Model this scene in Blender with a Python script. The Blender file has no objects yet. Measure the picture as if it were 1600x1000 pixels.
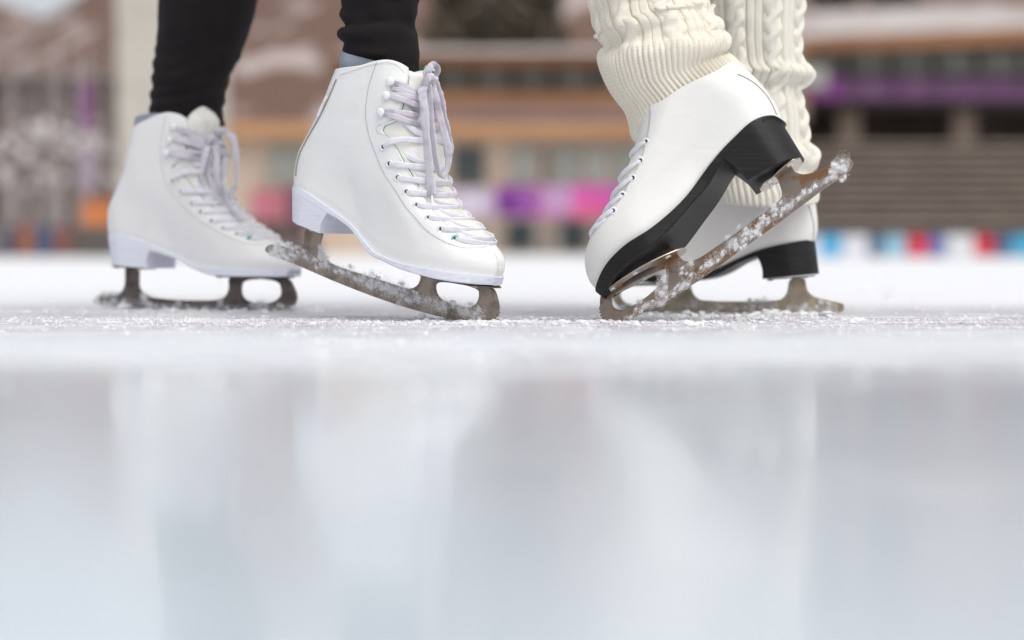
import bpy, bmesh, math, random
import numpy as np
from mathutils import Vector, Matrix
PI = math.pi
R = math.radians
sc = bpy.context.scene
COL = sc.collection
random.seed(7); np.random.seed(7)

# ------------------------------------------------------------------ camera model
FPX = 60.0 / 36.0 * 1600
CAM = Vector((0, 0, 0.0662))
PITCH = math.atan((500 - 396) / FPX)
FW = Vector((0, math.cos(PITCH), -math.sin(PITCH)))
UP = Vector((0, math.sin(PITCH), math.cos(PITCH)))
def ray(px, py):
    return FW + Vector((1, 0, 0)) * ((px - 800) / FPX) + UP * ((500 - py) / FPX)
def at(px, py, Y):
    """point of the real world seen at that place of the photograph, Y metres away"""
    d = ray(px, py)
    return CAM + d * (Y / d.y)

# ------------------------------------------------------------------ object helpers
def link(o, parent=None):
    COL.objects.link(o)
    if parent is not None: o.parent = parent
    return o
def mesh_obj(name, verts, faces, mat, parent=None, smooth=True, recalc=True, uvs=None):
    me = bpy.data.meshes.new(name)
    me.from_pydata([tuple(v) for v in verts], [], [tuple(f) for f in faces])
    if uvs is not None:
        uvl = me.uv_layers.new(name='UVMap')
        li = np.empty(len(me.loops), dtype=np.int32); me.loops.foreach_get('vertex_index', li)
        uvl.data.foreach_set('uv', np.asarray(uvs, dtype=np.float32)[li].ravel())
    if recalc:
        bm = bmesh.new(); bm.from_mesh(me)
        bmesh.ops.recalc_face_normals(bm, faces=bm.faces); bm.to_mesh(me); bm.free()
    if smooth:
        me.polygons.foreach_set('use_smooth', [True] * len(me.polygons))
    if mat is not None: me.materials.append(mat)
    o = bpy.data.objects.new(name, me)
    return link(o, parent)
def empty(name, label, cat, mat=None, group=None, loc=(0, 0, 0)):
    o = bpy.data.objects.new(name, None)
    o.empty_display_size = .05
    if mat is not None: o.matrix_world = mat
    else: o.location = loc
    o['label'] = label; o['category'] = cat
    if group: o['group'] = group
    return link(o)
def tag(o, label=None, cat=None, group=None, kind=None):
    if label: o['label'] = label
    if cat: o['category'] = cat
    if group: o['group'] = group
    if kind: o['kind'] = kind
    return o
def solidify(o, th, off=-1):
    m = o.modifiers.new('thickness', 'SOLIDIFY'); m.thickness = th; m.offset = off; return o

class MB:
    """collects boxes, tubes, ... into one mesh"""
    def __init__(s): s.v = []; s.f = []
    def add(s, vs, fs):
        n = len(s.v); s.v += [tuple(v) for v in vs]; s.f += [tuple(i + n for i in f) for f in fs]
    def box(s, x0, x1, y0, y1, z0, z1):
        s.add([(x0,y0,z0),(x1,y0,z0),(x1,y1,z0),(x0,y1,z0),(x0,y0,z1),(x1,y0,z1),(x1,y1,z1),(x0,y1,z1)],
              [(0,3,2,1),(4,5,6,7),(0,1,5,4),(1,2,6,5),(2,3,7,6),(3,0,4,7)])
    def tube(s, pts, rad, n=8, cap=True):
        pts = [Vector(p) for p in pts]
        rs = rad if isinstance(rad, (list, tuple)) else [rad] * len(pts)
        base = len(s.v); prev = None
        for i, p in enumerate(pts):
            t = (pts[min(i+1, len(pts)-1)] - pts[max(i-1, 0)])
            t = t.normalized() if t.length > 1e-12 else Vector((0,0,1))
            a = prev if prev is not None else (Vector((0,1,0)) if abs(t.y) < .9 else Vector((1,0,0)))
            a = (a - t * a.dot(t)); a = a.normalized() if a.length > 1e-9 else t.orthogonal().normalized()
            prev = a; b = t.cross(a)
            for k in range(n):
                q = 2*PI*k/n
                s.v.append(tuple(p + (a*math.cos(q) + b*math.sin(q)) * rs[i]))
        for i in range(len(pts)-1):
            for k in range(n):
                A = base+i*n+k; B = base+i*n+(k+1) % n
                s.f.append((A, B, B+n, A+n))
        if cap:
            s.f.append(tuple(base+k for k in range(n))[::-1])
            s.f.append(tuple(base+(len(pts)-1)*n+k for k in range(n)))
    def ribbon(s, pts, nrm, w, th, n=10, pw=.55):
        pts = [Vector(p) for p in pts]; nrm = [Vector(q) for q in nrm]
        ws = w if isinstance(w, (list, tuple)) else [w] * len(pts)
        base = len(s.v)
        for i, p in enumerate(pts):
            t = (pts[min(i+1, len(pts)-1)] - pts[max(i-1, 0)]).normalized()
            N = nrm[i] - t * nrm[i].dot(t); N = N.normalized() if N.length > 1e-9 else t.orthogonal().normalized()
            S = t.cross(N)
            for k in range(n):
                q = 2*PI*k/n; c, d = math.cos(q), math.sin(q)
                cx = math.copysign(abs(c)**pw, c); cy = math.copysign(abs(d)**pw, d)
                s.v.append(tuple(p + S*cx*ws[i]/2 + N*cy*th/2))
        for i in range(len(pts)-1):
            for k in range(n):
                A = base+i*n+k; B = base+i*n+(k+1) % n
                s.f.append((A, B, B+n, A+n))
        s.f.append(tuple(base+k for k in range(n))[::-1])
        s.f.append(tuple(base+(len(pts)-1)*n+k for k in range(n)))
    def blob(s, c, r, jit=.35, sub=1, sq=(1,1,1)):
        vs, fs = ICO[sub]
        c = Vector(c)
        q = Matrix.Rotation(random.uniform(0, 6.28), 3, Vector((random.gauss(0,1), random.gauss(0,1), random.gauss(0,1)+.01)).normalized())
        out = []
        for v in vs:
            k = r*(1+random.uniform(-jit, jit)); w = q @ v
            out.append(c + Vector((w.x*k*sq[0], w.y*k*sq[1], w.z*k*sq[2])))
        s.add(out, fs)
    def build(s, name, mat, parent=None, smooth=False, recalc=True):
        return mesh_obj(name, s.v, s.f, mat, parent, smooth, recalc)
ICO = {}
for sub in (1, 2):
    bm = bmesh.new(); bmesh.ops.create_icosphere(bm, subdivisions=sub, radius=1)
    ICO[sub] = ([v.co.copy() for v in bm.verts], [tuple(v.index for v in f.verts) for f in bm.faces]); bm.free()

def spline(pts, n=200, closed=False):
    """centripetal-like Catmull-Rom through the points, resampled evenly by length (numpy n x dim)"""
    P = np.array([tuple(p) for p in pts], dtype=float)
    m = len(P); out = []
    rng = range(m) if closed else range(m-1)
    for i in rng:
        p1 = P[i]; p2 = P[(i+1) % m]
        p0 = P[i-1] if (i > 0 or closed) else 2*p1-p2
        p3 = P[(i+2) % m] if (i+2 < m or closed) else 2*p2-p1
        L = np.linalg.norm(p2-p1)+1e-12
        m1 = (p2-p0)/(np.linalg.norm(p1-p0)+L+1e-12)*L; m2 = (p3-p1)/(np.linalg.norm(p3-p2)+L+1e-12)*L
        for t in np.linspace(0, 1, 12, endpoint=False):
            h = (2*t**3-3*t*t+1, t**3-2*t*t+t, -2*t**3+3*t*t, t**3-t*t)
            out.append(h[0]*p1+h[1]*m1+h[2]*p2+h[3]*m2)
    if not closed: out.append(P[-1])
    else: out.append(out[0])
    Q = np.array(out); d = np.r_[0, np.cumsum(np.linalg.norm(np.diff(Q, axis=0), axis=1))]
    t = np.linspace(0, d[-1], n)
    return np.stack([np.interp(t, d, Q[:, k]) for k in range(Q.shape[1])], axis=1)
def ev(C, t):
    n = len(C)-1; x = np.clip(t, 0, 1)*n
    return np.stack([np.interp(x, np.arange(n+1), C[:, k]) for k in range(C.shape[1])], axis=-1)
def sstep(x, a=0., b=1.):
    t = np.clip((x-a)/(b-a), 0, 1); return t*t*(3-2*t)
def vnoise(x, y, z, seed=0):
    """cheap smooth value noise on numpy arrays, -1..1"""
    xi = np.floor(x).astype(np.int64); yi = np.floor(y).astype(np.int64); zi = np.floor(z).astype(np.int64)
    fx = x-xi; fy = y-yi; fz = z-zi
    fx = fx*fx*(3-2*fx); fy = fy*fy*(3-2*fy); fz = fz*fz*(3-2*fz)
    def h(a, b, c):
        n = (a*73856093) ^ (b*19349663) ^ (c*83492791) ^ (seed*2654435761)
        n = (n ^ (n >> 13)) * 1274126177 & 0x7fffffff
        return ((n ^ (n >> 16)) & 0xffff)/32767.5-1
    r = 0
    for dx in (0, 1):
        for dy in (0, 1):
            for dz in (0, 1):
                r = r + h(xi+dx, yi+dy, zi+dz)*(fx if dx else 1-fx)*(fy if dy else 1-fy)*(fz if dz else 1-fz)
    return r

# ------------------------------------------------------------------ materials
def new_mat(name):
    m = bpy.data.materials.new(name); m.use_nodes = True
    nt = m.node_tree
    return m, nt, nt.nodes, nt.links, nt.nodes['Principled BSDF']
def pmat(name, col, rough=.5, col2=None, nscale=30, lo=.4, hi=.65, bump=0, bscale=400, metal=0, spec=.5, coat=0,
         stretch=(1,1,1), sheen=0, sss=0, detail=4, crease=0):
    m, nt, N, L, b = new_mat(name)
    b.inputs['Base Color'].default_value = (*col, 1); b.inputs['Roughness'].default_value = rough
    b.inputs['Metallic'].default_value = metal; b.inputs['Specular IOR Level'].default_value = spec
    b.inputs['Coat Weight'].default_value = coat; b.inputs['Sheen Weight'].default_value = sheen
    if sss:
        b.inputs['Subsurface Weight'].default_value = sss; b.inputs['Subsurface Radius'].default_value = (.003, .003, .003)
        b.inputs['Subsurface Scale'].default_value = 1
    tc = N.new('ShaderNodeTexCoord'); mp = N.new('ShaderNodeMapping'); mp.inputs['Scale'].default_value = stretch
    L.new(tc.outputs['Object'], mp.inputs['Vector'])
    if col2 is not None:
        n = N.new('ShaderNodeTexNoise'); n.inputs['Scale'].default_value = nscale; n.inputs['Detail'].default_value = detail
        L.new(mp.outputs[0], n.inputs['Vector'])
        r = N.new('ShaderNodeMapRange'); r.inputs['From Min'].default_value = lo; r.inputs['From Max'].default_value = hi
        r.interpolation_type = 'SMOOTHSTEP'
        L.new(n.outputs['Fac'], r.inputs['Value'])
        mx = N.new('ShaderNodeMix'); mx.data_type = 'RGBA'
        mx.inputs['A'].default_value = (*col, 1); mx.inputs['B'].default_value = (*col2, 1)
        L.new(r.outputs[0], mx.inputs['Factor']); L.new(mx.outputs['Result'], b.inputs['Base Color'])
    if bump:
        n2 = N.new('ShaderNodeTexNoise'); n2.inputs['Scale'].default_value = bscale; n2.inputs['Detail'].default_value = 5
        L.new(mp.outputs[0], n2.inputs['Vector'])
        bp = N.new('ShaderNodeBump'); bp.inputs['Strength'].default_value = bump; bp.inputs['Distance'].default_value = .001
        L.new(n2.outputs['Fac'], bp.inputs['Height']); L.new(bp.outputs[0], b.inputs['Normal'])
        if crease:
            mc = N.new('ShaderNodeMapping'); mc.inputs['Scale'].default_value = (14, 14, 48); mc.inputs['Rotation'].default_value = (0, .5, 0)
            L.new(tc.outputs['Object'], mc.inputs['Vector'])
            n3 = N.new('ShaderNodeTexNoise'); n3.inputs['Scale'].default_value = 1.0; n3.inputs['Detail'].default_value = 3; n3.inputs['Distortion'].default_value = 1.2
            L.new(mc.outputs[0], n3.inputs['Vector'])
            b3 = N.new('ShaderNodeBump'); b3.inputs['Strength'].default_value = crease; b3.inputs['Distance'].default_value = .006
            L.new(n3.outputs['Fac'], b3.inputs['Height']); L.new(b3.outputs[0], bp.inputs['Normal'])
    return m
def math_node(N, L, op, a, b=None, c=None):
    n = N.new('ShaderNodeMath'); n.operation = op
    for i, v in enumerate((a, b, c)):
        if v is None: continue
        if isinstance(v, (int, float)): n.inputs[i].default_value = v
        else: L.new(v, n.inputs[i])
    return n.outputs[0]

M = {}
M['leather'] = pmat('white_leather', (.85,.855,.84), .40, (.80,.80,.78), 22, .52, .78, .30, 650, coat=.10, crease=.10)
M['leather_far'] = pmat('worn_white_leather', (.83,.83,.82), .45, (.76,.75,.73), 18, .5, .8, .2, 900, coat=.05, crease=.10)
M['leather_cream'] = pmat('smooth_white_leather', (.82,.81,.775), .38, (.77,.75,.71), 11, .55, .85, .16, 700, coat=.12, crease=.07)
M['tongue'] = pmat('tongue_leather', (.80,.79,.74), .6, (.70,.70,.66), 40, .5, .7, .2, 500)
M['lining'] = pmat('green_lining', (.03,.36,.20), .7, (.02,.20,.12), 90)
M['sole_white'] = pmat('white_rubber', (.76,.78,.86), .5, (.66,.69,.78), 60, .5, .75, .15, 300, stretch=(1,1,7))
M['sole_black'] = pmat('black_sole', (.010,.0095,.010), .45, (.018,.017,.017), 60, .45, .7, .25, 500, stretch=(.4,1,6), spec=.28)
M['under_black'] = pmat('scuffed_black_sole', (.022,.021,.021), .5, (.06,.056,.054), 45, .5, .75, .3, 400)
M['steel'] = pmat('worn_steel', (.36,.30,.25), .32, (.20,.165,.14), 70, .4, .65, .35, 500, metal=.85)
M['steel_dark'] = pmat('dark_steel', (.16,.13,.115), .45, (.09,.075,.07), 60, .4, .65, .3, 500, metal=.6)
M['steel_rust'] = pmat('rusty_steel', (.24,.195,.165), .32, (.21,.11,.055), 38, .46, .58, .4, 420, metal=.75)
M['steel_pale'] = pmat('pale_steel', (.50,.42,.32), .42, (.34,.28,.21), 60, .4, .65, .3, 400, metal=.6)
M['plate'] = pmat('plate_steel', (.68,.60,.50), .28, (.45,.37,.29), 60, .5, .7, .15, 300, metal=.9)
M['screw'] = pmat('screw_steel', (.75,.76,.72), .25, metal=.9)
M['thread'] = pmat('thread', (.40,.38,.46), .8)
M['thread_white'] = pmat('light_thread', (.60,.58,.58), .8)
M['piping'] = pmat('taupe_edge', (.33,.29,.26), .7)
M['eyelet'] = pmat('eyelet_white', (.85,.85,.86), .25, coat=.4)
M['eyelet_green'] = pmat('eyelet_turquoise', (.25,.66,.56), .4)
M['hole'] = pmat('eyelet_hole', (.02,.025,.05), .4)
M['lace'] = pmat('white_lace', (.89,.88,.93), .9, (.80,.79,.86), 120, .4, .7, .8, 1600, spec=.2)
M['lace_dirty'] = pmat('dirty_lace', (.70,.67,.73), .95, (.46,.43,.50), 60, .46, .7, .8, 1600, spec=.15)
M['aglet'] = pmat('aglet', (.85,.85,.87), .25)
M['legging'] = pmat('black_legging', (.013,.011,.012), .8, (.017,.014,.015), 30, .3, .7, .5, 2500, spec=.12, sheen=.02)
M['seam'] = pmat('legging_seam', (.006,.006,.007), .8, spec=.2)
M['zip'] = pmat('zip_pull', (.04,.04,.04), .35, metal=.6)
M['tights'] = pmat('grey_tights', (.30,.27,.25), .85)
M['stud'] = pmat('green_dot', (.06,.16,.12), .4)

def sock_mat():
    m, nt, N, L, b = new_mat('ribbed_sock')
    b.inputs['Base Color'].default_value = (.42,.47,.60,1); b.inputs['Roughness'].default_value = .9
    uv = N.new('ShaderNodeUVMap'); w = N.new('ShaderNodeTexWave'); w.inputs['Scale'].default_value = 18; w.bands_direction = 'X'
    w2 = N.new('ShaderNodeTexWave'); w2.inputs['Scale'].default_value = 30; w2.bands_direction = 'Y'
    L.new(uv.outputs[0], w.inputs['Vector']); L.new(uv.outputs[0], w2.inputs['Vector'])
    s = math_node(N, L, 'MULTIPLY', w.outputs['Fac'], w2.outputs['Fac'])
    bp = N.new('ShaderNodeBump'); bp.inputs['Strength'].default_value = .9; bp.inputs['Distance'].default_value = .001
    L.new(s, bp.inputs['Height']); L.new(bp.outputs[0], b.inputs['Normal'])
    mx = N.new('ShaderNodeMix'); mx.data_type = 'RGBA'; mx.inputs['A'].default_value = (.50,.54,.66,1); mx.inputs['B'].default_value = (.72,.77,.88,1)
    L.new(s, mx.inputs['Factor']); L.new(mx.outputs['Result'], b.inputs['Base Color'])
    return m
M['sock'] = sock_mat()

def knit_mat(name, colA, colB):
    """uv.x counts stitch columns, uv.y counts stitch rows"""
    m, nt, N, L, b = new_mat(name)
    b.inputs['Roughness'].default_value = .92; b.inputs['Specular IOR Level'].default_value = .15
    b.inputs['Sheen Weight'].default_value = .35; b.inputs['Sheen Roughness'].default_value = .5
    uv = N.new('ShaderNodeUVMap'); sp = N.new('ShaderNodeSeparateXYZ'); L.new(uv.outputs[0], sp.inputs[0])
    u, v = sp.outputs['X'], sp.outputs['Y']
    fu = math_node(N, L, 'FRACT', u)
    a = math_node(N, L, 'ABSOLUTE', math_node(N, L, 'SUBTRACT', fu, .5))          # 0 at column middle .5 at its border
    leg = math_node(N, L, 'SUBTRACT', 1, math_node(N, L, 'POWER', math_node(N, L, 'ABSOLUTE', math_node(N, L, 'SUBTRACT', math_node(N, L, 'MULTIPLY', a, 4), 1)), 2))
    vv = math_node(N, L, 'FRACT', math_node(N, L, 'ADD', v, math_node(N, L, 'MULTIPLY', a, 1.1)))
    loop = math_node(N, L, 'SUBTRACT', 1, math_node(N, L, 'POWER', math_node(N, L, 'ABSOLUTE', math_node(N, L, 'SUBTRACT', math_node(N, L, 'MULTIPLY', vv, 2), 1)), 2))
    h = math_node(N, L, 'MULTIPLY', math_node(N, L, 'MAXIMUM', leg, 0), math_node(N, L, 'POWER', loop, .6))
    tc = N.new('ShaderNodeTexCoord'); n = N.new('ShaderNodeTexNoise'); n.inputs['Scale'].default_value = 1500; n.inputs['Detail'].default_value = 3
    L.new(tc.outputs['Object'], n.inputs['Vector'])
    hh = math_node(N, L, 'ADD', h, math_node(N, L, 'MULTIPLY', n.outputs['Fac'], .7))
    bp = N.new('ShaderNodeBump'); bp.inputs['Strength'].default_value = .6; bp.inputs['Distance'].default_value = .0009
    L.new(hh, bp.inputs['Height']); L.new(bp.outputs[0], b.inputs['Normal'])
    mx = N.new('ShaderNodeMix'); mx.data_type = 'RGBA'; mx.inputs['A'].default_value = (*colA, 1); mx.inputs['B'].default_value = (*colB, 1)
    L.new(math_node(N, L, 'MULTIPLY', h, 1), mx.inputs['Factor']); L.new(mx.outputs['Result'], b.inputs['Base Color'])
    return m
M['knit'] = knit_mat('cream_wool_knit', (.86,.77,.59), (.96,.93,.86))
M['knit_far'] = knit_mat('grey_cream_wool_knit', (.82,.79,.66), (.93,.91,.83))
M['fuzz'] = pmat('wool_fuzz', (.88,.84,.74), .9)

def snow_mat(name, sss=.6, col=(.86,.88,.91)):
    m, nt, N, L, b = new_mat(name)
    b.inputs['Base Color'].default_value = (*col, 1); b.inputs['Roughness'].default_value = .85; b.inputs['Specular IOR Level'].default_value = .25
    b.inputs['Subsurface Weight'].default_value = 0
    b.inputs['Transmission Weight'].default_value = 0.0; b.inputs['IOR'].default_value = 1.31
    return m
M['snow'] = snow_mat('packed_shavings', col=(.90,.90,.91)); M['crumbs'] = snow_mat('ice_shavings', col=(.80,.805,.82))

def ice_mat():
    m, nt, N, L, b = new_mat('rink_ice')
    tc = N.new('ShaderNodeTexCoord')
    def noise(scale, st=(1,1,1), detail=6, rough=.6, rot=0):
        mp = N.new('ShaderNodeMapping'); mp.inputs['Scale'].default_value = st; mp.inputs['Rotation'].default_value = (0,0,rot)
        L.new(tc.outputs['Object'], mp.inputs['Vector'])
        n = N.new('ShaderNodeTexNoise'); n.inputs['Scale'].default_value = scale; n.inputs['Detail'].default_value = detail; n.inputs['Roughness'].default_value = rough
        L.new(mp.outputs[0], n.inputs['Vector']); return n.outputs['Fac']
    def rng(x, a, c, lo=0, hi=1):
        r = N.new('ShaderNodeMapRange'); r.interpolation_type = 'SMOOTHSTEP'
        r.inputs['From Min'].default_value = a; r.inputs['From Max'].default_value = c; r.inputs['To Min'].default_value = lo; r.inputs['To Max'].default_value = hi
        L.new(x, r.inputs['Value']); return r.outputs[0]
    sp = N.new('ShaderNodeSeparateXYZ'); L.new(tc.outputs['Object'], sp.inputs[0]); Y = sp.outputs['Y']
    wob = math_node(N, L, 'ADD', Y, math_node(N, L, 'MULTIPLY', math_node(N, L, 'SUBTRACT', noise(5, (1,1,1), 3), .5), .6))
    band = rng(wob, .76, 1.40)                                   # smooth wet ice in front, skated-up ice behind
    scr = rng(noise(26, (.05,1,1), 7, .7, .05), .52, .60)        # long cuts of the skates
    scr2 = rng(noise(40, (.06,1,1), 7, .7, -.14), .53, .62)
    frost = rng(noise(30, (.4,1,1), 10, .8), .45, .60)
    f = math_node(N, L, 'MAXIMUM', math_node(N, L, 'MAXIMUM', math_node(N, L, 'MULTIPLY', scr, .8), math_node(N, L, 'MULTIPLY', scr2, .6)), frost)
    f = math_node(N, L, 'MULTIPLY', f, math_node(N, L, 'ADD', math_node(N, L, 'MULTIPLY', band, .93), .07))
    far = rng(Y, 1.75, 2.4); f = math_node(N, L, 'MAXIMUM', f, far)
    mx = N.new('ShaderNodeMix'); mx.data_type = 'RGBA'; mx.inputs['B'].default_value = (.80,.81,.825,1)
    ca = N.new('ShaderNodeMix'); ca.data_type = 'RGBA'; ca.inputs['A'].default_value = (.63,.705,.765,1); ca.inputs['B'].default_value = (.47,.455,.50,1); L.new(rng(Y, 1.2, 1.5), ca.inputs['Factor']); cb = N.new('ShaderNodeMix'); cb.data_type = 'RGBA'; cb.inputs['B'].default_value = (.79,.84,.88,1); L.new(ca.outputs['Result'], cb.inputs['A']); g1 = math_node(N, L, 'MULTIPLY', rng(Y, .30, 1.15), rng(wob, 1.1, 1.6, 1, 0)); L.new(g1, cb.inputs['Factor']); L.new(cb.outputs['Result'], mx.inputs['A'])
    L.new(f, mx.inputs['Factor'])
    # worn reddish line paint under the ice
    red = math_node(N, L, 'MULTIPLY', rng(noise(14, (.25,1,1), 6, .7), .52, .66), math_node(N, L, 'MULTIPLY', rng(Y, 1.50, 1.56), rng(Y, 1.66, 1.72, 1, 0)))
    mx2 = N.new('ShaderNodeMix'); mx2.data_type = 'RGBA'; mx2.inputs['B'].default_value = (.52,.33,.40,1)
    L.new(mx.outputs['Result'], mx2.inputs['A']); L.new(math_node(N, L, 'MULTIPLY', red, .75), mx2.inputs['Factor'])
    L.new(mx2.outputs['Result'], b.inputs['Base Color'])
    L.new(math_node(N, L, 'MAXIMUM', rng(f, 0, 1, .055, .75), math_node(N, L, 'MULTIPLY', rng(wob, .68, 1.30), .38)), b.inputs['Roughness'])
    b.inputs['IOR'].default_value = 1.34
    b.inputs['Specular IOR Level'].default_value = .55
    h = math_node(N, L, 'ADD', math_node(N, L, 'MULTIPLY', f, .5), math_node(N, L, 'MULTIPLY', noise(260, (.3,1,1), 4), math_node(N, L, 'ADD', math_node(N, L, 'MULTIPLY', band, .9), .006)))
    bp = N.new('ShaderNodeBump'); bp.inputs['Strength'].default_value = .5; bp.inputs['Distance'].default_value = .0015
    L.new(h, bp.inputs['Height']); L.new(bp.outputs[0], b.inputs['Normal'])
    return m
M['ice'] = ice_mat()

# ------------------------------------------------------------------ 2-D outline -> plate of given thickness (holes allowed)
def plate_mesh(outer, holes, half, bevel=0.0, res=1):
    cu = bpy.data.curves.new('tmp', 'CURVE'); cu.dimensions = '2D'; cu.fill_mode = 'BOTH'
    cu.extrude = max(half-bevel, 1e-5); cu.bevel_depth = bevel; cu.bevel_resolution = res; cu.offset = -bevel
    for loop in [outer]+list(holes):
        s = cu.splines.new('POLY'); s.points.add(len(loop)-1); s.use_cyclic_u = True
        for i, p in enumerate(loop): s.points[i].co = (p[0], p[1], 0, 1)
    ob = bpy.data.objects.new('tmp', cu); COL.objects.link(ob)
    bpy.context.view_layer.update()
    me = bpy.data.meshes.new_from_object(ob.evaluated_get(bpy.context.evaluated_depsgraph_get()))
    v = [tuple(x.co) for x in me.vertices]; f = [tuple(p.vertices) for p in me.polygons]
    bpy.data.objects.remove(ob); bpy.data.curves.remove(cu); bpy.data.meshes.remove(me)
    return v, f
def chaikin(p, it=2, closed=True):
    p = [np.array(q, float) for q in p]
    for _ in range(it):
        out = []
        n = len(p)
        if not closed: out.append(p[0])
        for i in range(n if closed else n-1):
            a, b = p[i], p[(i+1) % n]
            out += [a*.75+b*.25, a*.25+b*.75]
        if not closed: out.append(p[-1])
        p = out
    return p

# ------------------------------------------------------------------ the skate
class Skate:
    def __init__(s, label, anchor, Y, yaw, roll, group=None):
        s.o = at(anchor[0], anchor[1], Y)
        c, d = math.cos(yaw), math.sin(yaw)
        ex = Vector((c, -d, 0)); e0 = Vector((d, c, 0)); z = Vector((0,0,1))
        ey = e0*math.cos(roll) - z*math.sin(roll); ez = z*math.cos(roll) + e0*math.sin(roll)
        s.M = Matrix(((ex.x,ey.x,ez.x,s.o.x),(ex.y,ey.y,ez.y,s.o.y),(ex.z,ey.z,ez.z,s.o.z),(0,0,0,1)))
        s.Mi = s.M.inverted()
        s.co = s.Mi @ CAM
        s.root = empty('ice_skate', label, 'ice skate', s.M, group)
    def L(s, p, off=0.0):
        d = s.Mi.to_3x3() @ ray(*p)
        t = (off - s.co.y)/d.y
        q = s.co + d*t
        return np.array((q.x, q.z))
    def setup(s, back, front, bottom, top, facing, wscale=1.0, shaft=.040, bshift=0, fshift=0, s0pt=None):
        Lb = [s.L((p[0]+bshift, p[1])) for p in back]; Lf = [s.L((p[0]+fshift, p[1])) for p in front]
        s.B = spline(Lb, 300); s.F = spline(Lf, 300)
        bt = [s.L(p, -.028*wscale) for p in bottom]; bt = [s.B[0]]+bt+[s.F[0]]
        s.bot = spline(bt, 300)
        tp = [s.B[-1]]+[s.L(p, -.036*wscale) for p in top]+[s.F[-1]]
        s.topc = spline(tp, 300)
        s.w = wscale; s.shaft = shaft
        g = 160
        S, U = np.meshgrid(np.linspace(0,1,g), np.linspace(0,1,g), indexing='ij')
        s.gS, s.gU = S, U; s.gP = s.P2(S, U)
        # facing edge
        fe = []
        for p in facing:
            fe.append(s.inv_px(p))
        fe.sort(); s.fs = np.array([a for a, b in fe]); s.fu = np.array([b for a, b in fe])
        s.s0 = s.fs[0]
    def P2(s, S, U):
        S = np.asarray(S, float); U = np.asarray(U, float)
        b = ev(s.B, S); f = ev(s.F, S)
        P = b + (f-b)*U[..., None]
        db = ev(s.bot, U) - (s.B[0] + (s.F[0]-s.B[0])*U[..., None])
        dt = ev(s.topc, U) - (s.B[-1] + (s.F[-1]-s.B[-1])*U[..., None])
        return P + db*((1-S)**3)[..., None] + dt*(S**5)[..., None]
    def base(s, S, U):
        foot = np.interp(U, [0,.12,.40,.72,.88,1], [.028,.031,.030,.043,.040,.034])
        mid = np.interp(U, [0,.3,.7,1], [.033,.036,.040,.040])
        a = sstep(S, 0, .62); k = foot*(1-a)+mid*a
        c = sstep(S, .35, 1.0); k = k*(1-c)+s.shaft*c
        return k*s.w*(.955+.045*sstep(S, 0, .07))
    def ends(s, S, U):
        S = np.asarray(S, float); U = np.asarray(U, float)
        ln = np.linalg.norm(ev(s.F, S)-ev(s.B, S), axis=-1)
        rb = .034*s.w + .006*sstep(S, .5, 1); rf = (.056-.014*sstep(S, 0, .35))*s.w
        db = np.clip(1-U*ln/rb, 0, 1); df = np.clip(1-(1-U)*ln/rf, 0, 1)
        return db, df, rb, rf
    def hw(s, S, U):
        db, df, rb, rf = s.ends(S, U)
        return s.base(S, U)*np.sqrt(np.clip(1-db**2.2, 0, 1))*np.sqrt(np.clip(1-df**2.1, 0, 1))
    def inv(s, p):
        d = (s.gP[..., 0]-p[0])**2 + (s.gP[..., 1]-p[1])**2
        i = np.unravel_index(np.argmin(d), d.shape); S0, U0 = s.gS[i], s.gU[i]
        st = 1/159.
        for _ in range(3):
            a = np.linspace(-1, 1, 9)*st
            SS, UU = np.meshgrid(np.clip(S0+a, 0, 1), np.clip(U0+a, 0, 1), indexing='ij')
            P = s.P2(SS, UU); d = (P[..., 0]-p[0])**2+(P[..., 1]-p[1])**2
            j = np.unravel_index(np.argmin(d), d.shape); S0, U0 = SS[j], UU[j]; st /= 4
        return float(S0), float(U0)
    def inv_px(s, p):
        off = -.03*s.w
        for _ in range(5):
            S, U = s.inv(s.L(p, off))
            off = .5*off - .5*float(s.hw(S, U))
        return S, U
    def ue(s, S): return float(np.interp(S, s.fs, s.fu))
    def surf(s, S, U, side, out=0.0):
        """point of the outer surface, near side = -1, lifted by out"""
        p = s.P2(S, U); h = float(s.hw(S, U))
        db, df, rb, rf = s.ends(S, U); b = ev(s.B, np.asarray(S)); f = ev(s.F, np.asarray(S)); D = (f-b)/np.linalg.norm(f-b)
        H = float(s.base(S, U)); q = float(df)-float(db)
        r = float(rf) if q > 0 else float(rb)
        n = Vector((D[0]*q/r, side*math.sqrt(max(1e-4, 1-q*q))/H, D[1]*q/r)).normalized()
        return Vector((p[0], side*h, p[1])) + n*out, n
    def upper(s, mat, lining=None, N=60, Mr=120, K=40):
        S_ = np.linspace(0, 1, Mr+1)
        # row that carries the bottom of the throat
        r0 = int(round(s.s0*Mr)); S_[r0] = s.s0
        vs = []; cols = 2*N
        for i, S in enumerate(S_):
            ue = s.ue(S)
            # smooth the column layout below the throat
            us = []
            for j in range(N+1):
                if j <= K: us.append(ue*(1-math.cos(PI*j/K*.5))**1.0 if False else ue*(.5-.5*math.cos(PI*(.0+j/K*.75)))/(.5-.5*math.cos(PI*.75)))
                else: us.append(ue+(1-ue)*math.sin((j-K)/(N-K)*PI/2))
            us = np.array(us); P = s.P2(np.full(N+1, S), us); h = s.hw(np.full(N+1, S), us)
            for j in range(N+1): vs.append((P[j,0], -h[j], P[j,1]))
            for j in range(N-1, 0, -1): vs.append((P[j,0], h[j], P[j,1]))
        fs = []
        for i in range(Mr):
            for j in range(cols):
                jj = min(j, cols-j-1)
                if i >= r0 and jj >= K: continue
                a = i*cols+j; b = i*cols+(j+1) % cols
                fs.append((a, b, b+cols, a+cols))
        o = mesh_obj('boot', vs, fs, mat, s.root, True, True)
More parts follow.
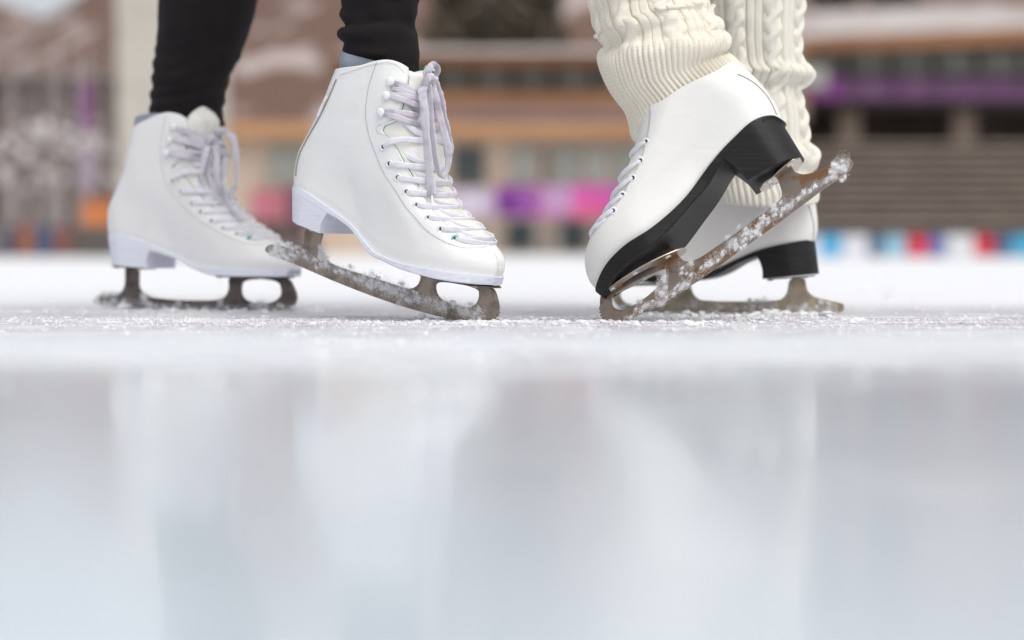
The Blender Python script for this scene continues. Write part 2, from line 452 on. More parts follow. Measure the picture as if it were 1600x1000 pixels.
        md = solidify(o, .0024, -1).modifiers[-1]; s.boot = o
        if lining: o.data.materials.append(lining); md.material_offset = 1
        return o
    def tongue(s, pts, mat, lining=True, free=.8, hi=.985):
        """pts: pixels of the tongue's free end above the boot, continuing the front line"""
        lo, hi, n1 = max(0, s.s0-.03), hi, 40
        Ss = np.linspace(lo, hi, n1)
        def ring(S, u_in, inset, nt=18):
            ue = s.ue(S)-u_in
            return [s.surf(S, min(.9996, 1-(1-ue)*abs(k/nt*2-1)), -1 if k < nt/2 else 1, -inset)[0] for k in range(nt+1)]
        rings = [ring(S, .07, .0036) for S in Ss]
        top = rings[-1]; mid = top[9]
        e0 = ev(s.F, np.asarray(hi)); tp = [np.array((mid.x, mid.z))]+[s.L(p, 0) for p in pts]
        C = spline(tp, 16); d0 = (C[1]-C[0])/np.linalg.norm(C[1]-C[0])
        for i in range(1, 16):
            t = (C[min(i+1, 15)]-C[i-1]); t /= np.linalg.norm(t)
            a = math.atan2(t[1], t[0])-math.atan2(d0[1], d0[0]); c, d = math.cos(a), math.sin(a)
            k = free*(1 if i < 9 else math.sqrt(max(.03, 1-((i-9)/6.2)**2)))*(1-(1-1/free*1.0)*0)
            k = 1+(k-1)*min(1, i/5)
            rg = []
            for q in top:
                x, z = q.x-mid.x, q.z-mid.z; x *= k; z *= k
                rg.append(Vector((C[i][0]+x*c-z*d, q.y*k, C[i][1]+x*d+z*c)))
            rings.append(rg)
        def skin(name, rings, m, th):
            vs = [v for r in rings for v in r]; w = len(rings[0])
            fs = [(i*w+j, i*w+j+1, (i+1)*w+j+1, (i+1)*w+j) for i in range(len(rings)-1) for j in range(w-1)]
            o = mesh_obj(name, vs, fs, m, s.root, True, True); solidify(o, th, 0); return o
        skin('tongue', rings, mat, .0035)
        if lining:
            # green cloth edge peeping out inside the far facing
            rg = []
            for S in np.linspace(s.s0+.005, .97, 50):
                ue = s.ue(S); ln = float(np.linalg.norm(ev(s.F, np.asarray(S))-ev(s.B, np.asarray(S))))
                rg.append([s.surf(S, ue+(k/4*.0060-.003)/ln, 1, -.0021)[0] for k in range(5)])
            skin('lining', rg, M['lining'], .001)
            rg = []
            for S in np.linspace(s.s0+.005, .97, 80):
                ue = s.ue(S); ln = float(np.linalg.norm(ev(s.F, np.asarray(S))-ev(s.B, np.asarray(S))))
                rg.append([s.surf(S, ue+(k/4*.0038-.003)/ln, -1, -.0021)[0] for k in range(5)])
            skin('lining', rg, M['lining'], .001)
    def slab(s, name, mat, topf, botf, half, us, inset=0.0, front_open=False, parent=None):
        """sole piece: topf/botf(u)->(x,z); half(u)"""
        vs = []; fs = []; n = len(us)
        for u in us:
            a = topf(u); b = botf(u); h = half(u)
            e = .0012
            d = (b-a); ln = np.linalg.norm(d)+1e-9; e = min(e, ln*.3)
            vs += [(a[0],-h,a[1]), (b[0]-d[0]/ln*e,-h,b[1]-d[1]/ln*e), (b[0],-max(h-e,0),b[1]), (b[0],max(h-e,0),b[1]), (b[0]-d[0]/ln*e,h,b[1]-d[1]/ln*e), (a[0],h,a[1])]
        for i in range(n-1):
            for k in range(6):
                a = i*6+k; b = i*6+(k+1) % 6
                fs.append((a, b, b+6, a+6))
        fs.append(tuple(range(6))); fs.append(tuple((n-1)*6+k for k in range(6)))
        o = mesh_obj(name, vs, fs, mat, parent or s.root, True, True); o.data.set_sharp_from_angle(angle=R(38)); return o
    def sole(s, solebot, mat, undermat=None, welt=.0015, hb=None, heelmat=None, taper=.94, off=None, heelfront=None):
        """solebot: pixels (near edge) along the sole's lower edge back->front; hb: [heel back bottom, heel front bottom], heelfront: where the breast meets the sole"""
        off = -.034*s.w if off is None else off
        sb = spline([s.L(p, off) for p in solebot], 300)
        sb[0] = s.bot[0]+(sb[0]-s.bot[0]); sg = 1 if s.F[0][0] > s.B[0][0] else -1
        def hwf(u): return float(s.hw(.05, u))*1.02+welt*min(1, u*12)
        n = 110; us = [(1-math.cos(PI*i/n))/2 for i in range(n+1)]
        def tan(u):
            a = ev(s.bot, np.asarray(max(0, u-.02))); b = ev(s.bot, np.asarray(min(1, u+.02))); t = b-a; return t/np.linalg.norm(t)
        def nor(u):
            t = tan(u); n_ = np.array((-t[1], t[0])); return n_ if n_[1] > 0 else -n_
        def top(u): return ev(s.bot, np.asarray(u))+nor(u)*.0025
        # thickness below the feather line, measured along its normal
        T = []
        for u in np.linspace(0, 1, 120):
            p = ev(s.bot, np.asarray(u)); T.append(max(.0015, np.min(np.linalg.norm(sb-p, axis=1))))
        T = np.array(T); Ts = np.convolve(np.pad(T, 4, mode='edge'), np.ones(9)/9, 'valid'); Ts = np.maximum(.0012, Ts*np.clip(np.linspace(0, 1, 120)/.14, 0, 1))
        def bot(u): return ev(s.bot, np.asarray(u))-nor(u)*np.interp(u, np.linspace(0, 1, 120), Ts)
        def outl(u): return max(hwf(u), .001)
        def ext(f):
            def g(u): return f(u)+tan(u)*welt*1.2*max(0, 2*u-1)**6
            return g
        so = s.slab('sole', mat, ext(top), ext(bot), outl, us)
        if hb is not None:
            hbk = s.L(hb[0], -.012*s.w); hfr = s.L(hb[1], off*.85)
            ft = s.L(heelfront, off)
            uu = np.linspace(0, .7, 400); xs = np.array([np.linalg.norm(bot(u)-ft) for u in uu]); uf = uu[np.argmin(xs)]
            m = 40; v = []; f = []
            rows = 8
            hf = float(s.hw(.05, uf))+welt
            for r in range(rows+1):
                a = r/rows
                for i in range(m+1):
                    q = 1-math.cos(PI/2*i/m)     # finer near the round back
                    u = uf*q
                    p = ext(bot)(u); e = hbk+(hfr-hbk)*q
                    p = ext(bot)(u)+(p-e)*.03 if r == 0 else p
                    P = p*(1-a)+e*a
                    h = outl(u)*(1-(1-taper)*a)
                    h = min(h, hf*1.1)
                    c = -.0025*math.sin(PI*a)*(1 if i == m else 0)*sg
                    v.append((P[0]+c, -h, P[1])); v.append((P[0]+c, h, P[1]))
            w = (m+1)*2
            for r in range(rows):
                for i in range(m):
                    a = r*w+i*2
                    f.append((a, a+2, a+2+w, a+w)); f.append((a+1, a+1+w, a+3+w, a+3))
                f.append((r*w, r*w+w, r*w+w+1, r*w+1))
                f.append((r*w+m*2, r*w+m*2+1, r*w+m*2+1+w, r*w+m*2+w))
            for r, fl in ((0, 0), (rows, 1)):
                for i in range(m):
                    a = r*w+i*2; f.append((a, a+1, a+3, a+2))
            ho = mesh_obj('heel', v, f, heelmat or mat, s.root, True, True); ho.data.set_sharp_from_angle(angle=R(38))
            bv = ho.modifiers.new('bevel', 'BEVEL'); bv.width = .0008; bv.segments = 2; bv.limit_method = 'ANGLE'; bv.angle_limit = R(50)
            s.heel = (hbk, hfr)
        return so
    def blade(s, outer, holes, mat, half=.0021, teeth=None, smooth=2, name='blade'):
        ol = chaikin([s.L(p) for p in outer], smooth)
        if teeth:
            # replace the nearest stretch of outline by saw teeth
            a = s.L(teeth[0]); b = s.L(teeth[1]); n = teeth[2]; dep = teeth[3]
            O = np.array(ol); ia = np.argmin(((O-a)**2).sum(1)); ib = np.argmin(((O-b)**2).sum(1))
            if ia > ib: ia, ib = ib, ia; a, b = b, a
            cen = O.mean(0); seg = O[ia:ib+1]; S = spline([tuple(x) for x in seg], 60) if len(seg) > 2 else np.linspace(O[ia], O[ib], 60)
            t = []
            for k in range(n):
                p = ev(S, np.asarray(k/n)); q = ev(S, np.asarray((k+.75)/n))
                tg = ev(S, np.asarray(min(1, (k+1)/n)))-ev(S, np.asarray(k/n)); tg /= np.linalg.norm(tg)
                nn = np.array((tg[1], -tg[0])); nn = -nn if np.dot(nn, p-cen) < 0 else nn
                t += [p-nn*dep*.6, q+nn*dep]
            ol = list(O[:ia])+t+list(O[ib+1:])
        hl = [chaikin([s.L(p) for p in h], 2) for h in holes]
        v, f = plate_mesh(ol, hl, half, .0005)
        s.blade_poly = np.array([tuple(x) for x in ol])
        return mesh_obj(name, [(a, c, b) for a, b, c in v], f, mat, s.root, False, True)
    def plate(s, p0, p1, widths, mat, hole=None, screws=(), name='plate', th=.0013, lift=0.0, off=0):
        """flat mounting plate on the sole from p0 to p1 (pixels), widths = [(t, halfwidth)]"""
        a = s.L(p0, off); b = s.L(p1, off); ln = np.linalg.norm(b-a); ax = (b-a)/ln; nn = np.array((-ax[1], ax[0])); nn = nn if nn[1] > 0 else -nn
        W = spline(widths, 40)
        outer = [(t*ln, -w) for t, w in W]+[(t*ln, w) for t, w in W[::-1]]
        holes = []
        if hole: holes = [[(hole[0]*ln+hole[2]*ln*math.cos(q)*.5, hole[1]+hole[3]*math.sin(q)) for q in np.linspace(0, 2*PI, 24, endpoint=False)]]
        v, f = plate_mesh(outer, holes, th/2, .0003)
        def tr(x, y, z):
            p = a+ax*x+nn*(z+lift); return (p[0], y, p[1])
        o = mesh_obj(name, [tr(*q) for q in v], f, mat, s.root, False, True)
        for (t, y) in screws:
            mb = MB()
            c = a+ax*t*ln-nn*(th/2-lift)
            ring = []; rr = .0034
            vs = [];fs = []
            for k, (r_, h_) in enumerate(((1,0),(.92,.0009),(.6,.0014),(.12,.0015))):
                for q in range(14):
                    g = 2*PI*q/14; p = c+ax*rr*r_*math.cos(g)-nn*h_
                    vs.append((p[0], y+rr*r_*math.sin(g), p[1]))
            for k in range(3):
                for q in range(14):
                    fs.append((k*14+q, k*14+(q+1) % 14, (k+1)*14+(q+1) % 14, (k+1)*14+q))
            fs.append(tuple(3*14+q for q in range(14)))
            mb.add(vs, fs); mb.build('screw', M['screw'], o, True)
        return o
    def line(s, name, pxs, rad, mat, dash=None, out=.0003, n=200, parent=None):
        """a thread or cord lying on the near side of the boot along traced pixels"""
        su = [s.inv_px(p) for p in pxs]
        C = spline(su, n)
        pts = [s.surf(a, b, -1, out)[0] for a, b in C]
        mb = MB()
        if dash:
            on, per = dash; d = 0; cur = []; 
            acc = [0]
            for i in range(1, n): acc.append(acc[-1]+(pts[i]-pts[i-1]).length)
            k = 0; tot = acc[-1]
            def pt(x): 
                i = int(np.searchsorted(acc, x)); i = min(max(i, 1), n-1); t = (x-acc[i-1])/max(1e-9, acc[i]-acc[i-1]); return pts[i-1].lerp(pts[i], t)
            while (k+1)*per < tot:
                a = k*per; mb.tube([pt(a), pt(a+on*per*.5), pt(a+on*per)], rad, 5); k += 1
        else: mb.tube(pts, rad, 6)
        return mb.build(name, mat, parent or s.boot, True)
    def eyelets(s, pxs, r=.0037, last=None):
        s.ey = [s.inv_px(p) for p in pxs]
        for i, (a, b) in enumerate(s.ey):
            for side in (-1, 1):
                c, n = s.surf(a, b, side, .0002)
                t1 = n.orthogonal().normalized(); t2 = n.cross(t1)
                vs = []; fs = []; K = 20; prof = [(1.15,0),(1.1,.0007),(.85,.0010),(.62,.0007),(.52,-.0006)]
                for (rr, hh) in prof:
                    for k in range(K):
                        q = 2*PI*k/K; vs.append(c+(t1*math.cos(q)+t2*math.sin(q))*r*rr+n*hh)
                for p in range(len(prof)-1):
                    for k in range(K): fs.append((p*K+k, p*K+(k+1) % K, (p+1)*K+(k+1) % K, (p+1)*K+k))
                green = last and i == len(s.ey)-1
                e = mesh_obj('eyelet', vs, fs, M['eyelet_green'] if green else M['eyelet'], s.boot, True)
                if green: e['label'] = 'turquoise worn eyelet'
                hv = [c+(t1*math.cos(2*PI*k/12)+t2*math.sin(2*PI*k/12))*r*.56+n*.0002 for k in range(12)]
                mesh_obj('eyelet_hole', hv, [tuple(range(12))], M['hole'], s.boot, False, False)
    def hooks(s, pxs, r=.0042):
        s.hk = [s.inv_px(p) for p in pxs]
        for (a, b) in s.hk:
            for side in (-1, 1):
                c, n = s.surf(a, b, side, .0)
                t1 = n.orthogonal().normalized(); t2 = n.cross(t1)
                vs = []; fs = []; K = 20; prof = [(.45,0),(.45,.0022),(1.0,.0026),(1.05,.0033),(.8,.0042),(.3,.0046)]
                for (rr, hh) in prof:
                    for k in range(K):
                        q = 2*PI*k/K; vs.append(c+(t1*math.cos(q)+t2*math.sin(q))*r*rr+n*hh)
                for p in range(len(prof)-1):
                    for k in range(K): fs.append((p*K+k, p*K+(k+1) % K, (p+1)*K+(k+1) % K, (p+1)*K+k))
                fs.append(tuple((len(prof)-1)*K+k for k in range(K)))
                mesh_obj('lace_hook', vs, fs, M['eyelet'], s.boot, True)
    def cross(s, mb, a, b, w=.0058, lift=.0020, flip=1, jit=.0004, under=True):
        """lace from hole a on the near side over the tongue to hole b on the far side (flip: mirrored)"""
        n = 26; pts = []; nr = []
        la = (1-a[1])/(1-s.ue(a[0])); lb = (1-b[1])/(1-s.ue(b[0])); under = under and a is not b
        if under: lb = .93
        ph = random.uniform(0, 6.28)
        for i in range(n+1):
            q = i/n; S = a[0]+(b[0]-a[0])*q
            t = -la+(la+lb)*q
            U = 1-(1-s.ue(S))*abs(t); U = min(U, .9995)
            side = (-1 if t < 0 else 1)*flip
            e = min(q, 1-q)
            out = lift*(.25+.75*min(1, e*7))+ (.0012 if flip > 0 else 0)*math.sin(PI*q)
            if under and q > .8: out -= (lift*.6+.0030)*((q-.8)/.2)**1.3
            p, nn = s.surf(S, U, side, out)
            # flat laces bridge the gap between both facings
            pts.append(p+Vector((math.sin(ph+q*7), 0, math.cos(ph+q*5)))*jit); nr.append(nn)
        for _ in range(3):
            pts = [pts[0]]+[(pts[i-1]+pts[i]*2+pts[i+1])/4 for i in range(1, n)]+[pts[-1]]
            nr = [nr[0]]+[(nr[i-1]+nr[i]*2+nr[i+1])/4 for i in range(1, n)]+[nr[-1]]
        ws = [w*(.55+.45*min(1, (i if under else min(i, n-i))/4))*(1+.08*math.sin(i*.9+ph)) for i in range(n+1)]
        mb.ribbon(pts, nr, ws, .0013)
    def band(s, mb, pxs, offs, w, n=60, nrm=(0,-1,0), twist=0, th=.0013):
        """a hanging lace end or bow loop: pixels with distances from the middle plane"""
        P = []
        for p, o in zip(pxs, offs):
            q = s.L(p, o); P.append((q[0], o, q[1]))
        C = spline(P, n); N0 = Vector(nrm)
        nr = []
        for i in range(n):
            a = twist*math.sin(i/n*PI*2+1.); nr.append(Vector((math.sin(a), -math.cos(a), .0)) if nrm == (0,-1,0) else N0)
        ws = [w*(1+.1*math.sin(i*.37)+.05*math.sin(i*1.3)) for i in range(n)]
        mb.ribbon([Vector(c) for c in C], nr, ws, th)
    def snow(s, pieces, y=.0021, dens=1.0):
        """frost and wet shavings: pieces = (px0, px1, spread px, count, size)"""
        mb = MB()
        def grain(c, r):
            q = [Vector((random.gauss(0,1), random.gauss(0,.7), random.gauss(0,1))).normalized()*r*random.uniform(.7,1.3) for _ in range(4)]
            c = Vector(c); mb.add([c+v for v in q], [(0,1,2),(0,2,3),(0,3,1),(1,3,2)])
        for (p0, p1, spread, cnt, size) in pieces:
            a = s.L(p0); b = s.L(p1); sp_ = spread*.00062; ln = np.linalg.norm(b-a)
            cl = [(random.random(), random.gauss(0, .38), random.uniform(.3, 1)) for _ in range(max(3, int(cnt*min(1, dens*1.3)/9)))]
            for _ in range(int(cnt*56*dens)):
                if random.random() < .35: t = random.random(); d = random.gauss(0, .42)*sp_
                else:
                    q = random.choice(cl); t = min(1, max(0, q[0]+random.gauss(0, .0022*q[2]/ln))); d = q[1]*sp_+random.gauss(0, .0020*q[2])
                c = a+(b-a)*t; side = -1 if random.random() < .78 else 1
                grain((c[0]+random.gauss(0, .0004), side*(y+abs(random.gauss(0, .0005))), c[1]+d), random.uniform(.00022, .00050))
            for q in cl:
                if random.random() < .75:
                    c = a+(b-a)*q[0]; n = int(20*q[2]*size/.002)
                    for _ in range(n):
                        mb.blob((c[0]+random.gauss(0, .0012*q[2]), (-1 if random.random() < .78 else 1)*(y+abs(random.gauss(0, .0007))), c[1]+q[1]*sp_+random.gauss(0, .0010*q[2])), size*random.uniform(.15, .34), .55, 1, (1.3, .7, 1.0))
        o = mb.build('snow_crust', M['snow'], s.root, False, False)
        o['kind'] = 'stuff'
        return o

LACE_S = []
# =================================================================== skate A (front left, tilted on its toe)
A = Skate('white lace-up skate with white sole tilted forward on its toe pick, left of centre', (760, 502), 1.65, R(28), 0)
A.setup(
    back=[(462,289),(463,272),(469.5,240),(481,217),(500,184),(515.5,151),(526,124.6),(531,113)],
    front=[(781,437),(787,421),(786,405),(776,389),(756,364),(734,346),(715,323),(700,290),(693,250),(687,205),(680,160),(672,122)],
    bottom=[(478.7,303),(505,321),(547,352.5),(568,376),(589,397),(610,406.5),(636,415.5),(662.5,420.5),(715,430),(755,436)],
    top=[(562.7,103.6),(589,96.3),(610,93.6),(626,100),(638,116)],
    facing=[(726,374),(703,353),(688,336),(672,318),(655,293),(643,272),(633,256),(620,232),(606,214),(597,205),(600,197),(618,190),(628,170),(634,150),(638,128),(639,117)],
    bshift=4, fshift=-5, shaft=.041)
A.upper(M['leather'], M['lining'])
A.tongue([(671,122),(667,117),(662,113)], M['tongue'], hi=.90)
A.sole([(459,305),(507,333),(547,358.2),(568,378.7),(594,402),(618,416),(652,427),(688.7,436.8),(741,445.7),(778,448.5)], M['sole_white'],
       hb=[(455.5,341),(499,364.5)], heelfront=(507,334), off=-.036)
A.blade([(506,362),(501,376),(499.7,389),(505,402),(518,413),(547,423),(594,437),(636,451.7),(649,449.6),(657,441.7),(659,428),
         (682,434),(748,447),(770,449.6),(775,458),(779,473),(780.6,487.7),(775,497),(762,501.5),(744,503),(728,502),(688.7,495.5),(610,473),(531,443),(463,413),(421,397),
         (415,391),(419,383),(428,381.5),(445,386),(465.6,390.6),(473,388),(477,376),(478.7,354)],
        [[(682.5,438),(679.5,452),(686,466),(700,473),(716,478),(733,481.5),(745,476),(750.5,463),(748,449)]],
        M['steel'], teeth=((780.6,486),(757,502.5),7,.0011))
A.plate((660,428.5),(778,449.5), [(0,.006),(.12,.019),(.5,.026),(.85,.022),(1,.007)], M['steel_dark'], screws=[(.2,-.012),(.2,.012),(.8,-.014),(.8,.014)], name='toe_plate', off=0)
A.plate((466,346),(504,361), [(0,.007),(.2,.015),(.8,.017),(1,.010)], M['steel_dark'], screws=[(.2,-.009),(.2,.009),(.8,-.011)], name='heel_plate')
STA = [(589,97.5),(577,135),(572,175),(577,210),(590,247),(602,273),(620,300),(640,330),(662,355),(690,375),(720,386),(747,387),(766,382)]
A.line('stitching', STA, .00036, M['thread'], (.6, .0026), n=300)
A.line('stitching', [(533,117),(562,107.5),(589,100.5),(609,98),(624,105),(634,117)], .0003, M['thread_white'], (.6, .0022))
A.line('stitching', [(637,125),(631,150),(625,170),(615,186),(597,194),(588,200),(592,208),(606,213),(617,230),(630,256),(640,272),(652,293),(669,318),(684,336),(700,353),(720,370)], .0003, M['thread_white'], (.6, .0022))
A.line('stitching', [(775,392),(781,405),(782,420),(779,434)], .0003, M['thread_white'], (.5, .0018))
A.line('back_piping', [(461.5,275),(463.5,258),(470,236),(481.5,214),(500.5,182),(516,150),(527,124)], .0010, M['piping'], None, out=.0002)
A.line('back_tab', [(499,182),(506,166),(513,152)], .0020, M['eyelet'], None, out=.0012, n=40)
A.eyelets([(599.5,229.6),(609,256),(621.8,277.4),(635.7,299.7),(652,320.7),(670.3,340.7),(689.5,358.3),(711.5,373)], last=True)
A.hooks([(610.5,127),(604.7,149.5),(597,176)])
mb = MB()
E = A.ey; H = A.hk
for i in range(len(E)-1):
    A.cross(mb, E[i+1], E[i], flip=1); A.cross(mb, E[i+1], E[i], flip=-1)
A.cross(mb, E[-1], E[-1], lift=.0016)
A.cross(mb, E[0], H[2], flip=1); A.cross(mb, E[0], H[2], flip=-1)
mb.build('laces', M['lace'], A.root, True)
mb = MB()
for i in (2, 1):
    A.cross(mb, H[i], H[i-1], flip=1); A.cross(mb, H[i], H[i-1], flip=-1)
    A.cross(mb, H[i], H[i], flip=1, lift=.003)
A.cross(mb, H[0], (H[0][0]-.01, H[0][1]), flip=1, lift=.003, under=False)
A.cross(mb, H[0], (H[0][0]-.03, H[0][1]), flip=-1, lift=.004, under=False)
A.band(mb, [(665,130),(660,140),(662,165),(665,200),(669,245),(672,280),(675,306)], [-.016,-.026,-.031,-.032,-.031,-.030,-.030], .0098, twist=.18)
A.band(mb, [(673,128),(679,150),(688,185),(696,215),(701,240),(699,262),(691,276),(684,262),(679,235),(675,200),(671,160),(668,132)], [-.010,-.012,-.012,-.013,-.014,-.016,-.020,-.022,-.022,-.020,-.018,-.014], .0080, twist=.35)
A.band(mb, [(676,122),(687,150),(694,185),(702,222),(702,240)], [-.004,-.004,-.003,-.002,-.002], .0086, twist=.15)
A.band(mb, [(668,130),(670,112),(675,101),(684,107),(681,117),(673,128)], [-.014,-.018,-.016,-.012,-.010,-.012], .0078, twist=.3)
A.band(mb, [(668,128),(666,112),(670,104)], [-.014,-.010,-.008], .0070)
A.band(mb, [(663,134),(672,122),(680,127)], [-.020,-.024,-.018], .0090, th=.004)
mb.build('bow', M['lace_dirty'], A.root, True)
for P in ([(675,305),(677,334)], [(659,178),(654,191)]):
    mb = MB(); q = [A.L(p, -.030) for p in P]; mb.tube([(a[0], -.030, a[1]) for a in q], .0011, 8)
    mb.build('aglet', M['aglet'], A.root, True)
A.snow([((420,392),(462,407),16,110,.0020),((445,386),(500,408),14,90,.0018),((500,408),(560,434),14,120,.0019),((560,434),(640,463),16,200,.0019),((590,446),(640,456),22,110,.0020),
        ((640,463),(700,484),14,130,.0018),((680,470),(760,492),14,100,.0014),((500,392),(512,402),14,40,.0018),((716,482),(745,496),10,60,.0012),((430,384),(440,384),8,30,.002)])

# =================================================================== skate B (behind, flat)
Bk = Skate('greyish white lace-up skate standing flat on the ice, leftmost of the four', (440, 486), 1.97, R(22), 0)
Bk.setup(
    back=[(172.8,368),(171.5,352),(173,327),(185.6,296),(197.6,269.6),(204.8,240.8),(210,222),(214,207)],
    front=[(457,424),(462,414),(460,404),(446,388),(427,372),(400,353),(375,332),(358,305),(350,275),(345,245),(338,218),(331,199)],
    bottom=[(185,369.5),(208.8,374),(231,382.8),(256,394),(283,405),(301,414.5),(321,420),(355,422.5),(400,424),(440,424)],
    top=[(231,188),(252.8,178.4),(269.6,176),(284,180.8),(293,191)],
    facing=[(404,372),(384,363),(366,352),(350,341),(334,328),(319,312),(305,296),(292,280),(279,268),(268,263),(272,256),(285,248),(292,225),(294,205),(294,192)],
    bshift=3, fshift=-3, shaft=.041)
Bk.upper(M['leather_far'], M['lining'])
Bk.tongue([(335,190),(329,177),(318,168)], M['tongue'], hi=.93)
Bk.sole([(173,378),(208,390),(231,392),(257,400),(283,409),(305.5,420),(321,427.5),(343.8,431),(400,432.5),(456,433)], M['sole_white'],
        hb=[(173,413),(229,419.5)], heelfront=(231,391), off=-.036)
Bk.blade([(217.8,420),(217,435),(217,448),(222,457),(232,464),(260,467.5),(287.5,469.4),(343.8,469.4),(355,461.5),(359.5,448),(357,432),(380,433),(434,433),(452,434.5),(459.6,448),
          (465,463.8),(463,472),(456,479.5),(440.5,484.5),(377.5,486.5),(287.5,484.5),(220,480.5),(184,477.5),(155,475),(146,471.6),(149,465.5),(158,460),(170,459),(183,459.5),(191,457),(196.4,445.8),(197,430),(196.4,416)],
         [[(380,436),(376.4,452.5),(379.8,466),(395.5,474),(409,475),(422.5,474),(438,466),(441.6,454.8),(436,437)]],
         M['steel_dark'], teeth=((464,470),(452,482),6,.001))
Bk.plate((340,431.5),(455,434), [(0,.006),(.12,.019),(.5,.026),(.85,.022),(1,.008)], M['steel_dark'], screws=[(.08,-.008),(.2,.012),(.7,-.018),(.8,.014)], name='toe_plate')
Bk.plate((180,415.5),(236,420), [(0,.008),(.2,.017),(.8,.019),(1,.010)], M['steel_dark'], screws=[(.2,-.012),(.2,.009),(.85,-.013)], name='heel_plate')
Bk.line('stitching', [(260,180),(253,215),(252,250),(259,285),(283,318),(320,350),(355,370),(385,380),(410,382)], .0003, M['thread_white'], None, n=200)
Bk.eyelets([(270.3,281.6),(284,299.6),(300.5,317),(314.7,331.3),(332,345.7),(349.7,357),(370.9,366.3),(390.8,373.3)], last=True)
Bk.hooks([(271.5,198.3),(266.5,218.5),(262,239.6)])
mb = MB(); E = Bk.ey; H = Bk.hk
for i in range(len(E)-1):
    Bk.cross(mb, E[i+1], E[i], flip=1); Bk.cross(mb, E[i+1], E[i], flip=-1)
Bk.cross(mb, E[0], H[2], flip=1); Bk.cross(mb, E[0], H[2], flip=-1)
mb.build('laces', M['lace'], Bk.root, True)
mb = MB()
for i in (2, 1):
    Bk.cross(mb, H[i], H[i-1], flip=1); Bk.cross(mb, H[i], H[i-1], flip=-1); Bk.cross(mb, H[i], H[i], flip=1, lift=.003)
Bk.cross(mb, H[0], (H[0][0]-.03, H[0][1]), flip=1, lift=.003); Bk.cross(mb, H[0], (H[0][0]-.05, H[0][1]), flip=-1, lift=.004)
Bk.band(mb, [(330,219),(340,207),(352,206),(364,214),(369,235),(370,265),(368,292),(359,307),(349,302),(345,285),(350,262),(356,240)], [-.012,-.02,-.024,-.024,-.022,-.02,-.02,-.02,-.02,-.02,-.018,-.016], .0072, twist=.5)
Bk.band(mb, [(330,220),(338,235),(338,262),(341,285),(352,308),(364,330),(380,345)], [-.016,-.024,-.026,-.026,-.024,-.022,-.02], .0080, twist=.3)
Bk.band(mb, [(329,220),(321,240),(316,262),(313,285),(322,303),(334,312)], [-.018,-.028,-.030,-.030,-.028,-.024], .0084, twist=.25)
Bk.band(mb, [(331,221),(327,245),(324,270),(330,295),(343,320)], [-.016,-.022,-.025,-.026,-.024], .0080, twist=.3)
Bk.band(mb, [(324,222),(330,216),(337,221)], [-.022,-.026,-.02], .0095, th=.004)
mb.build('bow', M['lace_dirty'], Bk.root, True)
Bk.snow([((150,472),(232,474),16,150,.0022),((222,466),(232,468),14,50,.0025),((230,476),(350,482),9,110,.0018),((343,474),(350,476),9,30,.002),((350,480),(460,480),9,110,.0018),((400,474),(420,476),8,40,.0022),((160,459),(190,458),8,40,.002)])

# =================================================================== skate C (front right, heel raised)
C = Skate('white skate with black sole, heel kicked up high, balanced on its toe pick', (950, 504), 1.65, R(16), R(10))
C.setup(
    back=[(1231,197),(1226,183),(1221,171),(1213,157),(1196,134.5),(1176,114),(1160,100)],
    front=[(935,457),(924,446),(919,438),(914,422),(914,402.5),(922.4,380),(939,357.6),(951,332.4),(967,296),(984,259.6),(991,230),(994,205),(992,185)],
    bottom=[(1205,180.7),(1180,193),(1152,218.5),(1129,242),(1101.7,276.4),(1079,310),(1051,341),(1017.6,370),(984,391),(950.4,419)],
    top=[(1120,112),(1070,138),(1030,162)],
    facing=[(936,352),(946,344),(962,322),(978,294),(993,268),(1003,244),(1010,215),(1014,190)],
    wscale=1.12, shaft=.043, bshift=-4, fshift=2)
C.upper(M['leather_cream'])
C.tongue([(982,165),(978,155)], M['tongue'], lining=False)
C.sole([(1226,186),(1207,190),(1180,205),(1155,226),(1131,247),(1107,287.6),(1082,318),(1057,350),(1026,383),(984,411),(956,433),(934,456)], M['sole_black'],
       hb=[(1254,243),(1167,282)], heelfront=(1131,247), heelmat=M['sole_black'], off=-.038, taper=.92)
C.blade([(1334,256),(1326,268),(1300,284.8),(1264,312.8),(1208,354.8),(1152,394),(1096,436),(1040,469.7),(998,492),(975.6,503),(956,505),(942,499),(938,490),(937.8,480.8),(938,464),(943,453),
         (957,450),(1037,410),(1044,385),(1057,388),(1058,397),(1065,405),(1073.7,409.5),(1085,407),(1096,402.5),(1129.7,378.7),(1180,343.6),(1219,314),(1223,305),(1220,293),(1213.8,276.4),(1205,262),(1232,240),
         (1236,256.8),(1241,268),(1250,272.5),(1261,273),(1286.6,265),(1303,252),(1320,247.5),(1330,250)],
        [[(958,457),(955.5,472.5),(960,482),(970,485.5),(984,482),(1012,464),(1036,441),(1042,428),(1038,417)]],
        M['steel_rust'], teeth=((937.5,482),(960,505.5),7,.0011), half=.0022)
C.plate((944,461),(1072,388), [(0,.006),(.08,.016),(.35,.025),(.6,.026),(.85,.018),(.97,.010),(1,.003)], M['plate'], hole=(.42,-.001,.42,.010), lift=-.0004,
        screws=[(.12,-.008),(.12,.010),(.42,-.018),(.42,.018),(.8,-.010),(.8,.012)], name='toe_plate')
C.plate((1187,296),(1251,249), [(0,.006),(.1,.013),(.35,.013),(.5,.018),(.85,.021),(1,.012)], M['plate'], screws=[(.25,-.008),(.25,.008),(.75,-.013),(.75,.013)], name='heel_plate', lift=-.0010)
C.line('back_seam', [(1213,179),(1207,165),(1196,147),(1180,131),(1164,121),(1152,116)], .0008, M['piping'], None, out=.0)
C.eyelets([(1010,222),(1001,251),(989,278.4),(973,305),(958.5,329.6)], r=.0034)
mb = MB(); E = C.ey
